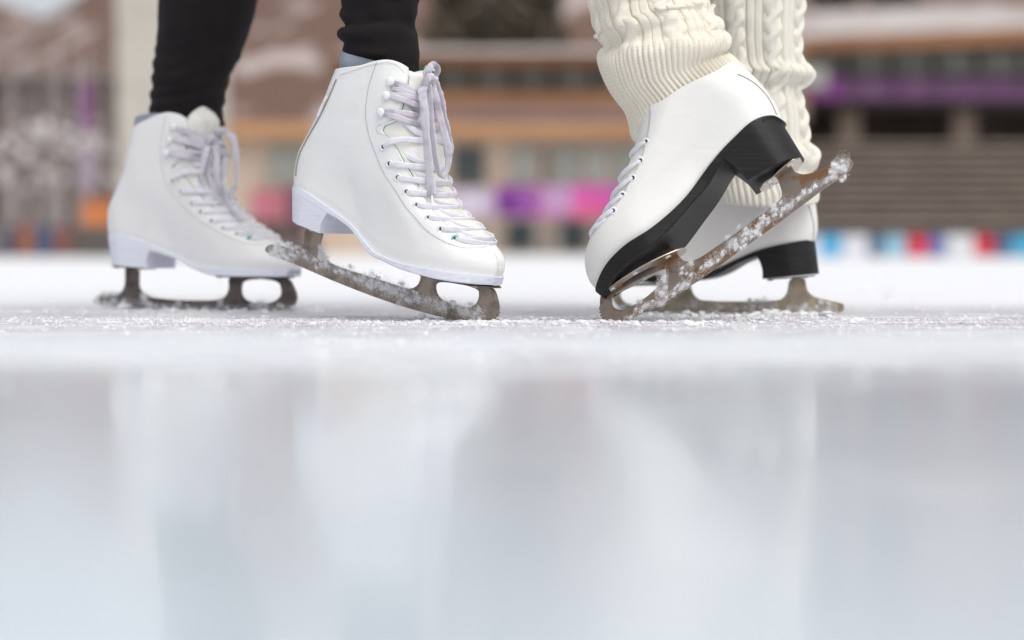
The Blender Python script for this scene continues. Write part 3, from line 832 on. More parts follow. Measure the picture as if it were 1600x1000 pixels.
E6 = (C.s0+.005, C.ue(C.s0)-.005)
for e in E+[E6]: C.cross(mb, e, (min(.985, e[0]+.09), e[1]), lift=.0018, w=.0046, under=False)
mb.build('laces', M['lace'], C.root, True)
C.snow([((1300,262),(1328,256),18,190,.0024),((1296,274),(1322,262),16,120,.0022),((1240,318),(1310,270),9,130,.0022),((1180,362),(1240,318),14,190,.0022),((1185,345),(1228,318),22,150,.0026),((1100,415),(1185,358),18,330,.0023),((1140,385),(1175,358),20,130,.0025),
        ((1015,480),(1100,425),12,200,.0018),((1025,450),(1045,440),26,190,.0026),((990,490),(1030,470),9,90,.0014),((995,473),(1005,470),8,25,.0016),((975,498),(1005,488),6,40,.0012),((1060,425),(1085,415),20,70,.0020)], dens=.42)

# =================================================================== skate D (behind right, flat)
D = Skate('white skate with black heel standing flat on the ice behind the kicked-up skate', (1240, 488.5), 1.90, R(18), 0)
D.setup(
    back=[(1276.7,377),(1280,366),(1281.5,352),(1280,332),(1276,307),(1268,280),(1262,250),(1260,215)],
    front=[(968,432),(957,426),(952,412),(955,396),(975,372),(1005,350),(1045,325),(1085,300),(1108,275),(1120,245),(1126,215),(1130,190)],
    bottom=[(1236,382.8),(1202.5,390),(1180,396.8),(1152,409),(1124,422),(1096,431),(1060,434),(1010,433)],
    top=[(1230,200),(1195,190),(1160,185)],
    facing=[(1000,358),(1040,335),(1075,312),(1105,285),(1125,255),(1134,225),(1140,190)],
    wscale=1.1, shaft=.043, bshift=-4, fshift=2)
D.upper(M['leather_cream'])
D.sole([(1277,384),(1236,390),(1202.5,396),(1180,400.8),(1152,411),(1124,427),(1096,436.5),(1060,440.5),(1010,440.5),(965,438)], M['sole_black'],
       hb=[(1277,428),(1191,436)], heelfront=(1181,400), heelmat=M['sole_black'], off=-.040, taper=.95)
D.blade([(1319,478),(1318,487.5),(1300,488.5),(1180,489),(1060,488),(1000,487),(972,483),(960,473),(957,462),(961,450),(970,443),(1046,440),(1056,445),(1079,440),(1081,455.7),(1088,466),(1100,470.5),(1180,471),
         (1216.5,469.7),(1226,464),(1231,455),(1233,434),(1258,433),(1260,451),(1266,460),(1276,465),(1300,470),(1317,474)],
        [[(972,447),(968,460),(974,472),(990,478),(1015,478),(1040,472),(1050,460),(1050,446)]],
        M['steel_pale'], teeth=((957,466),(975,485),6,.001))
D.plate((965,438),(1085,440.5), [(0,.006),(.1,.02),(.5,.028),(.85,.022),(1,.008)], M['steel_dark'], name='toe_plate')
D.plate((1200,436.5),(1272,431), [(0,.008),(.2,.018),(.8,.020),(1,.010)], M['steel_dark'], screws=[(.1,-.012),(.85,-.012)], name='heel_plate')
D.line('back_seam', [(1270,376),(1271.5,360),(1270,345),(1265,325),(1260,312)], .0007, M['piping'], None, out=.0)
D.snow([((1060,478),(1180,482),12,90,.0018),((1170,474),(1215,478),12,90,.0024),((1230,480),(1310,484),8,90,.0020),((1280,470),(1310,478),6,30,.0018),((970,480),(1040,484),8,60,.002),((1080,472),(1090,474),8,30,.002)])

# =================================================================== legs: tubes through measured rings
def ring_px(l, r, Y, depth=.92, tilt=0.0):
    """ring seen between the pixels l and r, Y metres away; tilt lifts its near side (m)"""
    a = at(*l, Y); b = at(*r, Y); c = (a+b)/2; ax = (b-a)/2
    d = Vector((0, ax.length*depth, -tilt))
    return (*c, *ax, *d)
def ring_w(c, rx, ry): return (*c, rx, 0, 0, 0, ry, 0)
def tube_mesh(rings, nth, nt, disp=None, caps=(False, False), step=None):
    """rings bottom to top. returns verts, faces, phi, arc, arrays; disp(phi, arc, P, N) -> offset"""
    C = spline(rings, nt) if len(rings) > 2 else np.linspace(rings[0], rings[1], nt)
    ph = np.arange(nth)/nth*2*PI
    cen = C[:, None, 0:3]; ax = C[:, None, 3:6]; dp = C[:, None, 6:9]
    P = cen+ax*np.cos(ph)[None, :, None]+dp*np.sin(ph)[None, :, None]
    arc = np.r_[0, np.cumsum(np.linalg.norm(np.diff(C[:, 0:3], axis=0), axis=1))]
    PH, AR = np.meshgrid(ph, arc)
    du = np.roll(P, -1, 1)-np.roll(P, 1, 1); dv = np.gradient(P, axis=0)
    Nn = np.cross(du, dv); Nn /= (np.linalg.norm(Nn, axis=2, keepdims=True)+1e-12)
    if np.sum(Nn*(P-cen)) < 0: Nn = -Nn
    if disp is not None: P = P+Nn*disp(PH, AR, P)[..., None]
    V = P.reshape(-1, 3)
    i = np.arange(nt-1)[:, None]*nth; j = np.arange(nth)[None, :]; j2 = (j+1) % nth
    Fc = np.stack([i+j, i+j2, i+j2+nth, i+j+nth], axis=-1).reshape(-1, 4)
    return V, Fc, PH, AR, P, Nn

def leggings(name, parent, legs, hip, mat):
    """legs: (rings, disp); one mesh for both legs and the hips"""
    V = []; F = []
    for rings, disp in legs:
        v, f, *_ = tube_mesh(rings, 140, 300, disp)
        n = len(V); V += v.tolist(); F += (f+n).tolist()
    v, f, *_ = tube_mesh(hip, 64, 40, None)
    n = len(V); V += v.tolist(); F += (f+n).tolist()
    F.append([n+64*39+k for k in range(64)])
    o = mesh_obj(name, V, F, mat, parent, True, True)
    return o

def fold_disp(seed, amp=.004, seams=()):
    def d(PH, AR, P):
        n = vnoise(P[...,0]*26+3, P[...,1]*26, P[...,2]*60+seed, seed)*amp*.55 + vnoise(P[...,0]*60, P[...,1]*60, P[...,2]*150+seed, seed+1)*amp*.2
        w = np.exp(-((AR-.045)/.05)**2)           # wrinkles gather near the ankle
        n = n*(.15+1.4*w)
        # slanted gathers
        n += w*amp*.5*np.sin(AR*330+1.6*np.sin(PH+seed)+vnoise(P[...,0]*18, P[...,1]*18, P[...,2]*18, seed+3)*2.5)*(.6+.4*np.cos(PH-PI+.4))
        return n
    return d

pl = empty('person', 'person in black zipped leggings and grey-blue socks standing on the white-soled skates', 'person', loc=at(430, 500, 1.85))
ra = [ring_px((549,112),(655,122),1.715), ring_px((543,90),(652,104),1.715), ring_px((539,78),(650,90),1.715), ring_px((534,62),(651,70),1.715), ring_px((531,50),(649.5,56),1.715), ring_px((536,42),(648.5,44),1.715),
      ring_px((536,28),(649,30),1.715), ring_px((533,12),(651,12),1.715), ring_px((535,0),(653,0),1.715), ring_px((530,-60),(662,-60),1.72), ring_px((520,-130),(672,-130),1.73),
      ring_w((-.130,1.76,.47),.056,.060), ring_w((-.135,1.80,.60),.070,.075), ring_w((-.15,1.84,.76),.083,.088), ring_w((-.165,1.86,.86),.088,.09)]
rb = [ring_px((233,196),(350,196),2.045), ring_px((234,178),(347,172),2.045), ring_px((240,150),(350,140),2.045), ring_px((243,125),(360,115),2.045), ring_px((246,80),(378,76),2.045), ring_px((249,40),(391,38),2.045), ring_px((250,0),(400,0),2.045),
      ring_px((255,-60),(412,-60),2.04), ring_w((-.325,2.02,.47),.058,.062), ring_w((-.30,1.98,.60),.070,.074), ring_w((-.29,1.92,.76),.083,.088), ring_w((-.285,1.89,.86),.088,.09)]
hip = [ring_w((-.225,1.865,.76),.150,.09), ring_w((-.225,1.87,.84),.17,.11), ring_w((-.225,1.88,.93),.175,.115), ring_w((-.225,1.88,1.02),.14,.10), ring_w((-.225,1.88,1.06),.13,.09)]
def inv_child(o, p):
    o.parent = p; o.matrix_parent_inverse = Matrix.Translation(-Vector(p.location)); return o
lg = leggings('leggings', None, [(ra, fold_disp(3, .0050)), (rb, fold_disp(11, .0035))], hip, M['legging']); inv_child(lg, pl)
lg.modifiers.new('t', 'SOLIDIFY').thickness = -.0015
def person_mb(mb, name, mat, parent, smooth=True, over=None):
    o = mb.build(name, mat, None, smooth); o.parent = parent
    if parent is pl or parent is pr: o.matrix_parent_inverse = Matrix.Translation(-Vector(parent.location))
    else: o.matrix_parent_inverse = parent.matrix_parent_inverse.copy()
    return o
pr = None
def near_line(rings, fr, ts, out, nt=300):
    """points on the near surface of a tube: fraction along, angle"""
    C = spline(rings, nt); pts = []
    for t, a in zip(ts, fr):
        c = ev(C, np.asarray(t)); p = c[0:3]+c[3:6]*math.cos(a)*(1+out)+c[6:9]*math.sin(a)*(1+out); pts.append(p)
    return [Vector(p) for p in spline(pts, 60)]
def tube_px_line(pxs, Y0, rings, out=.0005):
    """lay a line on a leg: find where the ray meets the tube surface (ring ellipse) in front"""
    C = spline(rings, 400); res = []
    for (px, py) in pxs:
        best = None
        for c in C:
            cen = Vector(c[0:3]); a = Vector(c[3:6]); d = Vector(c[6:9]).length
            p = at(px, py, cen.y); k = (p-cen).dot(a)/a.length_squared
            if abs(k) > 1: continue
            q = cen+a*k-Vector((0, d, Vector(c[6:9]).z))*math.sqrt(max(0, 1-k*k))
            q.y -= out
            e = abs((at(px, py, q.y)-q).z)
            if best is None or e < best[0]: best = (e, q)
        if best: res.append(best[1])
    return [Vector(p) for p in spline(res, 80)]
mb = MB(); mb.tube(tube_px_line([(627,-20),(626,0),(624,20),(620,45),(616,68),(611,84)], 1.7, ra, .0012), .0011, 6)
person_mb(mb, 'zip_seam', M['seam'], lg)
mb = MB(); mb.tube(tube_px_line([(541,76),(556,80),(572,84),(588,84),(606,78)], 1.7, ra, .0012), .0006, 6); mb.tube(tube_px_line([(617,80),(630,84),(648,82)], 1.7, ra, .0012), .0006, 6); person_mb(mb, 'hem_stitching', M['seam'], lg)
mb = MB(); p0 = tube_px_line([(611,82),(613,86),(614,92)], 1.7, ra, .003); mb.tube(p0, .0012, 6); person_mb(mb, 'zip_pull', M['zip'], lg)
mb = MB(); mb.tube(tube_px_line([(288,-20),(286,20),(282,70),(277,120),(272,170)], 2.0, rb, .0006), .0007, 6); person_mb(mb, 'seam', M['seam'], lg)

def sock(rings, parent, label=None):
    v, f, PH, AR, P, Nn = tube_mesh(rings, 120, 60, None)
    uv = np.stack([PH.ravel()/(2*PI)*8, AR.ravel()/.01], axis=1)
    o = mesh_obj('sock', v.tolist(), f.tolist(), M['sock'], None, True, True, uvs=uv)
    o.parent = parent; o.matrix_parent_inverse = Matrix.Translation(-Vector(parent.location)); return o
sock([ring_px((536,150),(640,160),1.712,.85), ring_px((533,118),(640,130),1.712,.85), ring_px((530.5,108),(640,118),1.712,.85), ring_px((530.5,94),(642,106),1.712,.85), ring_px((533,82),(645,94),1.712,.85), ring_px((540,76),(640,86),1.712,.8)], pl)
sock([ring_px((216,240),(325,240),2.045,.85), ring_px((213,212),(325,214),2.045,.85), ring_px((211,198),(326,204),2.045,.85), ring_px((211,188),(330,196),2.045,.85), ring_px((215,182),(335,186),2.045,.85), ring_px((235,178),(335,176),2.045,.8)], pl)

# =================================================================== right person: cable-knit leg warmers
def knit_disp(R0, nC, cuff_len, nrib, ribamp, amp, phase=0., lam=.048, foldf=None, ruck=.0025):
    def d(PH, AR, P):
        cuff = 1-sstep(AR, cuff_len-.006, cuff_len+.006)
        rib = ribamp*(np.abs(np.cos(PH*nrib/2))**.55*2-1)
        c = (PH/(2*PI)*nC+phase) % 1.0
        q = (c-.5)/.26
        alt = np.floor(PH/(2*PI)*nC+phase) % 2
        th = 2*PI*AR/lam+alt*1.7
        h1 = np.sqrt(np.clip(1-((q-.48*np.sin(th))/.55)**2, 0, 1))*(1+.35*np.cos(th))
        h2 = np.sqrt(np.clip(1-((q+.48*np.sin(th))/.55)**2, 0, 1))*(1-.35*np.cos(th))
        rope = np.maximum(h1, h2)*amp
        e = np.abs(c-.5)
        groove = -np.exp(-((e-.285)/.020)**2)*amp*.75-np.exp(-((e-.5)/.012)**2)*amp*.35
        pan = np.where(e > .30, .28*amp*np.sqrt(np.clip(1-((e-.40)/.10)**2, 0, 1)), 0)
        body = rope+groove+pan
        n = vnoise(P[...,0]*22, P[...,1]*22, P[...,2]*30, 5)*ruck+vnoise(P[...,0]*60, P[...,1]*60, P[...,2]*70, 8)*ruck*.35
        out = cuff*rib+(1-cuff)*body+n
        if foldf is not None: out = out+foldf(PH, AR)
        # cuff end curls inward
        out = out-.006*np.clip(1-AR/.003, 0, 1)**2
        return out
    return d
def legwarmer(name_label, rings, disp, mat, R0, ncol, parent, nth=680, nt=330):
    v, f, PH, AR, P, Nn = tube_mesh(rings, nth, nt, disp)
    uv = np.stack([PH.ravel()/(2*PI)*ncol, AR.ravel()/.0023], axis=1)
    o = mesh_obj('leg_warmer', v.tolist(), f.tolist(), mat, None, True, False, uvs=uv)
    # uv seam: last column wraps, harmless at this size (on the far side)
    o.parent = parent; o.matrix_parent_inverse = Matrix.Translation(-Vector(parent.location))
    m = o.modifiers.new('t', 'SOLIDIFY'); m.thickness = .002; m.offset = -1
    o['label'] = name_label
    return o, P, Nn
def fuzz(P, Nn, count, parent, wl, ln=.0045, seed=1):
    rnd = random.Random(seed); mb = MB(); nt, nth, _ = P.shape
    for _ in range(count):
        i = rnd.randrange(0, nt); j = rnd.randrange(nth)
        p = Vector(P[i, j]); n = Vector(Nn[i, j])
        if p.z > .36: continue
        L = ln*math.exp(rnd.gauss(-.35, .45)); t = Vector((rnd.gauss(0,1), rnd.gauss(0,1), rnd.gauss(0,1)))
        a = p-n*.0005; d = (n+t*.55).normalized(); e = (d+Vector((rnd.gauss(0,1), rnd.gauss(0,1), rnd.gauss(0,1)))*.6).normalized()
        b = a+d*L*.5; c = b+e*L*.5; w = .00016
        s_ = d.orthogonal().normalized()*w; u_ = d.cross(s_).normalized()*w
        mb.add([a+s_, a-s_*.5+u_*.87, a-s_*.5-u_*.87, b+s_*.8, b-s_*.4+u_*.7, b-s_*.4-u_*.7, c], [(0,1,4,3),(1,2,5,4),(2,0,3,5),(3,4,6),(4,5,6),(5,3,6)])
    o = mb.build('wool_fuzz', M['fuzz'], None, False, False)
    o.parent = parent; o.matrix_parent_inverse = parent.matrix_parent_inverse.copy(); o['kind'] = 'stuff'
    return o

pr = empty('person', 'person in cream cable-knit leg warmers standing on the black-soled skates', 'person', loc=at(1130, 500, 1.78))
YC = 1.683
rc = [ring_px((997,224),(1169,115),YC,1.0,-0.012), ring_px((990,215),(1165,109),YC,1.0,-0.012), ring_px((986,196),(1156,101),YC,1.0,-0.011), ring_px((978,172),(1143,89),YC,1.0,-0.01), ring_px((966,157),(1136,84),YC,1.0,-0.009), ring_px((954,141),(1132,80),YC,1.0,-0.008),
      ring_px((944,120),(1137,75),YC,1.0,-0.006), ring_px((937,98),(1140,66),YC,1.0,-0.005), ring_px((939,86),(1137,58),YC,1.0,-0.004), ring_px((945,76),(1127,51),YC,1.0,-0.003), ring_px((944,64),(1126,42),YC,1.0,-0.002), ring_px((943,52),(1122,31),YC,1.0,-0.001),
      ring_px((932,40),(1112,24),YC,.88), ring_px((927,18),(1103,16),YC,.9), ring_px((929,0),(1100,2),YC,.9), ring_px((936,-20),(1098,-16),YC,.92), ring_px((940,-50),(1094,-50),YC,.95), ring_px((938,-100),(1098,-100),1.695,.95),
      ring_w((.135,1.71,.43),.056,.058), ring_w((.14,1.73,.50),.060,.062)]
def foldC(PH, AR):
    # rolls running round the leg, slanted like in the photograph
    near = .5-.5*np.sin(PH)
    x = np.cos(PH)
    r = 0
    r = r+.0056*np.exp(-((AR-.098-.010*x)/.0075)**2)
    r = r-.0030*np.exp(-((AR-.084-.008*x)/.0050)**2)
    r = r+.0060*np.exp(-((AR-.130-.012*x)/.0075)**2)
    r = r-.0030*np.exp(-((AR-.116-.010*x)/.0050)**2)
    return r*(.35+.65*near)
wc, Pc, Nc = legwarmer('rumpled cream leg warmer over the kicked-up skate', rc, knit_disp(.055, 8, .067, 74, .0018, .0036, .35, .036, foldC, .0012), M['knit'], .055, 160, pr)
fuzz(Pc, Nc, 9000, wc, 0, .0042, 3)
YD = 1.865
rd = [ring_px((1116,316),(1276,316),YD,.9,-.008), ring_px((1112,300),(1278,300),YD,.9,-.006), ring_px((1110,284),(1271,284),YD,.9,-.004), ring_px((1110,270),(1267,269),YD,.88), ring_px((1108,254),(1275,252),YD,.9), ring_px((1106,240),(1274,242),YD,.9), ring_px((1106,226),(1261,226),YD,.9),
      ring_px((1106,198),(1259,198),YD,.9), ring_px((1106,168),(1255,168),YD,.9), ring_px((1108,142),(1250.5,142),YD,.9), ring_px((1106,126),(1262,130),YD,.9), ring_px((1104,116),(1269.5,117),YD,.92), ring_px((1104,102),(1254,103),YD,.9),
      ring_px((1102,80),(1250,80),YD,.9), ring_px((1100,50),(1250,50),YD,.9), ring_px((1098,0),(1253,0),YD,.9), ring_px((1094,-60),(1256,-60),YD,.92), ring_w((.275,1.86,.43),.056,.058), ring_w((.272,1.85,.50),.060,.062)]
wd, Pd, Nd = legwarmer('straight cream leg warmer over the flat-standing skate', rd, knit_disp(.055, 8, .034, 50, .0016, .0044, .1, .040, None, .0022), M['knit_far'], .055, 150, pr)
fuzz(Pd, Nd, 5000, wd, 0, .004, 5)
la_ = [ring_px((1010,190),(1120,150),YC,.7), ring_px((965,80),(1100,75),YC,.9), ring_px((955,-60),(1078,-60),1.695,.9), ring_w((.135,1.71,.44),.045,.048), ring_w((.142,1.735,.52),.055,.058), ring_w((.155,1.76,.64),.068,.072), ring_w((.18,1.79,.78),.083,.088), ring_w((.20,1.80,.86),.088,.09)]
lb_ = [ring_px((1140,300),(1250,300),YD), ring_px((1125,100),(1230,100),YD), ring_px((1120,-60),(1230,-60),YD), ring_w((.275,1.86,.44),.045,.048), ring_w((.27,1.85,.52),.055,.058), ring_w((.275,1.83,.64),.068,.072), ring_w((.295,1.81,.78),.083,.088), ring_w((.30,1.80,.86),.088,.09)]
hip2 = [ring_w((.25,1.795,.76),.150,.09), ring_w((.25,1.80,.84),.17,.11), ring_w((.25,1.80,.93),.175,.115), ring_w((.25,1.80,1.02),.14,.10), ring_w((.25,1.80,1.06),.13,.09)]
tg = leggings('tights', None, [(la_, None), (lb_, None)], hip2, M['tights']); inv_child(tg, pr)

# =================================================================== ice, shavings
ic = mesh_obj('ice', [(-90,-6,0),(90,-6,0),(90,200,0),(-90,200,0)], [(0,1,2,3)], M['ice'], None, False, False); tag(ic, kind='structure')
mb = MB(); rnd = random.Random(4)
def crumbs(n, x0, x1, y0, y1, r, g=None, clump=None):
    for _ in range(n):
        if clump and random.random() < .75:
            cx, cy, sx, sy = random.choice(clump); x = random.gauss(cx, sx); y = random.gauss(cy, sy)
        else:
            x = random.uniform(x0, x1); y = random.uniform(y0, y1)
        if not (x0 < x < x1 and y0 < y < y1): continue
        rr = r*math.exp(random.gauss(-.4, .5))
        mb.blob((x, y, rr*.25), rr, .5, 1, (1.2, 1.1, .7))
cl = [(random.uniform(-.75,.75), random.uniform(1.36,2.1), random.uniform(.02,.12), random.uniform(.004,.03)) for _ in range(60)]
crumbs(5500, -.85, .85, 1.28, 2.3, .0009, clump=cl)
crumbs(9000, -.7, .7, 1.48, 1.80, .0007, clump=[(random.uniform(-.65,.65), random.uniform(1.5,1.78), random.uniform(.03,.12), random.uniform(.003,.012)) for _ in range(50)])
crumbs(260, -.5, .5, .8, 1.25, .0011, clump=[(random.uniform(-.4,.4), random.uniform(.85,1.25), .02, .012) for _ in range(40)])
crumbs(900, -.8, .8, 1.15, 1.75, .0011, clump=[(random.uniform(-.6,.6), random.uniform(1.2,1.7), .03, .015) for _ in range(40)])
# piles ploughed up by the blades
crumbs(500, -.1, .1, 1.55, 1.75, .0016, clump=[(-.02,1.64,.02,.008),(-.045,1.66,.02,.01)])
crumbs(600, .02, .25, 1.55, 1.75, .0018, clump=[(.09,1.645,.02,.01),(.115,1.66,.02,.01),(.15,1.62,.03,.01)])
crumbs(500, .15, .35, 1.55, 1.95, .0022, clump=[(.18,1.78,.03,.01),(.22,1.75,.02,.01),(.30,1.86,.03,.012)])
crumbs(500, -.55, -.2, 1.9, 2.15, .0022, clump=[(-.47,2.06,.03,.01),(-.36,2.02,.05,.01),(-.28,1.98,.03,.01)])
crumbs(900, -3, 3, 2.2, 5, .0030)
sn = mb.build('ice_shavings', M['crumbs'], None, False, False); tag(sn, 'loose white ice shavings scattered over the skated ice', 'ice shavings', kind='stuff')

exec_bg = True
# =================================================================== background
M['cream_wall'] = pmat('cream_wall', (.60,.48,.38), .85, (.52,.40,.31), 1.2)
M['fascia'] = pmat('wood_fascia', (.33,.16,.075), .7, (.25,.115,.055), 1.5, stretch=(.2,1,4))
M['fascia_o'] = pmat('orange_wood_fascia', (.50,.27,.13), .7, (.40,.20,.10), 1.5, stretch=(.2,1,4))
M['dark_wall'] = pmat('dark_brown_wall', (.085,.065,.058), .8, (.13,.10,.09), .8)
M['mauve'] = pmat('mauve_band', (.24,.17,.16), .8, (.20,.15,.15), 1)
M['glass'] = pmat('window_glass', (.30,.33,.29), .25, (.42,.43,.38), .6, spec=.6)
M['glass_dark'] = pmat('dark_glass', (.035,.055,.06), .2, spec=.6)
M['roofsnow'] = pmat('roof_snow', (.50,.46,.44), .9, (.34,.27,.25), .25, .45, .6)
M['conc'] = pmat('pale_concrete', (.50,.47,.41), .85, (.44,.41,.36), 2)
M['stand'] = pmat('stand_concrete', (.31,.25,.21), .9, (.25,.20,.17), 1)
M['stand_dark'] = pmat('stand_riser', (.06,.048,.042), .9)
M['hill'] = pmat('hill_scrub', (.15,.088,.066), .95, (.44,.37,.35), .26, .52, .62, detail=5)
M['hill_left'] = pmat('hill_scrub_pale', (.26,.17,.14), .95, (.55,.48,.45), .06, .52, .62, detail=8)
M['bark'] = pmat('pale_bark', (.44,.39,.37), .9, (.27,.23,.21), 6)
M['twig'] = pmat('twigs', (.19,.14,.12), .95, (.30,.24,.22), 2)
M['roof_white'] = pmat('snow_white', (.74,.70,.69), .9)
M['needles'] = pmat('dark_needles', (.13,.11,.08), .9, (.20,.17,.12), 2)
def plain(name, c, rough=.6): return pmat(name, c, rough, tuple(x*.8 for x in c), 4)

def rect_mb(mb, x0, y0, x1, y1, Y, depth=.3):
    a = at(x0, y0, Y); b = at(x1, y1, Y)
    mb.box(a.x, b.x, Y, Y+depth, b.z, a.z)
def box_obj(name, x0, y0, x1, y1, Y, depth, mat, parent=None):
    mb = MB(); rect_mb(mb, x0, y0, x1, y1, Y, depth); return mb.build(name, mat, parent)

# --- long pavilion behind the rink (60 m away)
YB = 60
bl = empty('pavilion', 'long brown and cream pavilion with snowy roof across the background', 'building')
mb = MB(); rect_mb(mb, 330, 212, 1010, 399, YB, 12); mb.build('lower_wall', M['cream_wall'], bl)
mb = MB(); rect_mb(mb, 530, 96, 1262, 190, YB+1.5, 10); mb.build('upper_wall', M['dark_wall'], bl)
mb = MB(); rect_mb(mb, 320, 191, 1010, 213, YB-.8, 13); mb.build('fascia', M['fascia_o'], bl)
mb = MB(); rect_mb(mb, 520, 168, 1262, 190.5, YB-.4, 12); mb.build('balcony', M['mauve'], bl)
mb = MB(); rect_mb(mb, 525, 144, 1262, 168, YB-.2, 2); mb.build('balcony_rail', M['fascia'], bl)
mb = MB(); rect_mb(mb, 520, 82, 1262, 99, YB-.5, 13); mb.build('eaves', M['fascia'], bl)
a = at(515, 82, YB-.9); b = at(1264, 48, YB-.9)
mesh_obj('roof', [(a.x, YB-.9, a.z), (b.x, YB-.9, a.z), (b.x, YB+6, b.z+.25), (a.x, YB+6, b.z+.25), (b.x, YB+13, a.z), (a.x, YB+13, a.z)],
         [(0,1,2,3),(3,2,4,5),(0,3,5),(1,4,2),(0,5,4,1)], M['roofsnow'], bl, False)
def window(x0, y0, x1, y1, Y, parent, mat='glass', mull=1):
    mb = MB(); rect_mb(mb, x0, y0, x1, y1, Y-.12, .2); w = mb.build('window', plain_frame, parent)
    mb = MB(); rect_mb(mb, x0+1.5, y0+1.5, x1-1.5, y1-1.5, Y-.15, .1); mb.build('pane', M[mat], w)
    if mull:
        mb = MB()
        for k in range(1, mull+1):
            x = x0+(x1-x0)*k/(mull+1); rect_mb(mb, x-.7, y0+1.6, x+.7, y1-1.6, Y-.18, .1)
        mb.build('mullion', plain_frame, w)
plain_frame = plain('window_frame', (.40,.34,.30))
for x in range(560, 1250, 62): window(x, 104, x+50, 138, YB+1.5, bl, 'glass', 2)
for (x0, x1, m) in ((418,478,'glass'),(706,758,'glass_dark'),(800,838,'glass'),(848,858,'glass_dark'),(864,905,'glass'),(912,950,'glass'),(958,1000,'glass')):
    window(x0, 228, x1, 288, YB, bl, m, 1)
mb = MB()
for (x0, x1) in ((352,400),(790,834),(876,916),(955,995)): rect_mb(mb, x0, 346, x1, 390, YB-.06, .2)
for i, (x0, x1) in enumerate(((352,400),(790,834),(876,916),(955,995))):
    m2 = MB(); rect_mb(m2, x0, 344, x1, 392, YB-.06, .2); m2.build('doorway', M['glass_dark'], bl)
m2 = MB(); rect_mb(m2, 405, 345, 478, 395, YB-.1, .2); m2.build('doorway', M['dark_wall'], bl)
for i, x in enumerate((690, 770, 842, 868, 928, 948)):
    m2 = MB(); rect_mb(m2, x-5, 342, x+5, 399, YB-.5, .5); m2.build('pier', M['conc'], bl)
# banners hung along the pavilion
def banner(name_label, x0, x1, y0, y1, Y, col, group=None, patches=()):
    r = box_obj('banner', x0, y0, x1, y1, Y, .05, plain('banner_cloth', col)); tag(r, name_label, 'banner', group)
    for (a, b, c, d, cc) in patches:
        box_obj('print', x0+(x1-x0)*a, y0+(y1-y0)*b, x0+(x1-x0)*c, y0+(y1-y0)*d, Y-.03, .02, plain('banner_print', cc), r)
    return r
G = 'banners hung on the pavilion'
banner('pale lilac banner on the pavilion, just right of the tied bow', 655, 772, 296, 338, YB-1.2, (.52,.42,.56), G, [(.1,.2,.3,.8,(.45,.30,.45)),(.5,.1,.85,.9,(.62,.58,.68))])
banner('deep purple banner in the middle of the pavilion', 774, 842, 290, 338, YB-1.25, (.27,.05,.32), G, [(.1,.3,.5,.9,(.14,.02,.22)),(.6,.1,.9,.5,(.38,.14,.42))])
banner('bright magenta banner left of the kicked-up skate', 844, 1010, 290, 340, YB-1.2, (.68,.10,.42), G, [(.02,.0,.3,.9,(.52,.30,.52)),(.3,.55,.62,1,(.72,.12,.28)),(.62,.1,.9,.5,(.52,.12,.42))])
banner('dusty pink banner on the pavilion between the two left skates', 392, 446, 296, 344, YB-1.2, (.46,.14,.18), G, [(.1,.3,.6,.8,(.55,.18,.24))])
banner('dark plum banner beside the heel of the tilted skate', 448, 492, 292, 350, YB-1.3, (.16,.05,.10), G)

# --- grandstand on the right (55 m)
YG = 55
gs = empty('grandstand', 'terraced grandstand with brown roof and purple balcony at the right', 'grandstand')
stp = MB(); ris = MB()
for k in range(10):
    y1 = 361-k*13.8; y0 = y1-13.8; Yk = YG+k*.75; s_ = Yk/YG
    a = at(1010, y1, Yk); b = at(1800, y0, Yk)
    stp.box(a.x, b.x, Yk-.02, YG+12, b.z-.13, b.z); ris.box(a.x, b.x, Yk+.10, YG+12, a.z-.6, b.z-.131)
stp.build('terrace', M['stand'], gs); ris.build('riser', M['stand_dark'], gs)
YR = YG+10
box_obj('back_wall', 1010, 150, 1850, 262, YR+3, 1, M['dark_wall'], gs)
for x in (1310, 1490, 1660): box_obj('pillar', x, 158, x+34, 262, YR+.5, 1, plain('stand_pillar', (.22,.165,.13)), gs)
box_obj('balcony_slab', 1010, 157, 1850, 168, YR, 4, M['stand_dark'], gs)
box_obj('upper_wall', 1010, 72, 1850, 158, YR+1, 3, M['dark_wall'], gs)
for x in range(1262, 1840, 68): window(x, 82, x+54, 114, YR+1, gs, 'glass', 2)
# sloping roof
a = at(1010, 88, YR-1); b = at(1010, 70, YR-1); c = at(1850, 62, YR-1); d = at(1850, 32, YR-1)
mesh_obj('roof_fascia', [(a.x,YR-1,a.z),(c.x,YR-1,c.z),(d.x,YR-1,d.z),(b.x,YR-1,b.z),(a.x,YR-.6,a.z),(c.x,YR-.6,c.z),(d.x,YR-.6,d.z),(b.x,YR-.6,b.z)],
         [(0,1,2,3),(7,6,5,4),(0,4,5,1),(3,2,6,7),(0,3,7,4),(1,5,6,2)], M['fascia'], gs, False)
e = at(1010, 28, YR+8); f = at(1850, 0, YR+8)
mesh_obj('roof', [(b.x,YR-1,b.z+.01),(d.x,YR-1,d.z+.01),(d.x,YR+8,f.z),(b.x,YR+8,e.z),(d.x,YR+8,d.z-1),(b.x,YR+8,b.z-1)], [(0,1,2,3),(3,2,4,5),(0,3,5),(1,4,2)], M['roofsnow'], gs, False)
r = box_obj('banner', 1010, 118, 1318, 156, YR-.2, .06, plain('purple_cloth', (.24,.05,.26))); tag(r, 'long purple banner on the grandstand balcony beside the leg warmer', 'banner', 'banners on the grandstand balcony')
r = box_obj('banner', 1320, 122, 1850, 156, YR-.2, .06, plain('plum_cloth', (.17,.06,.18))); tag(r, 'dull plum banner on the grandstand balcony at the right edge', 'banner', 'banners on the grandstand balcony')
rn = random.Random(9)
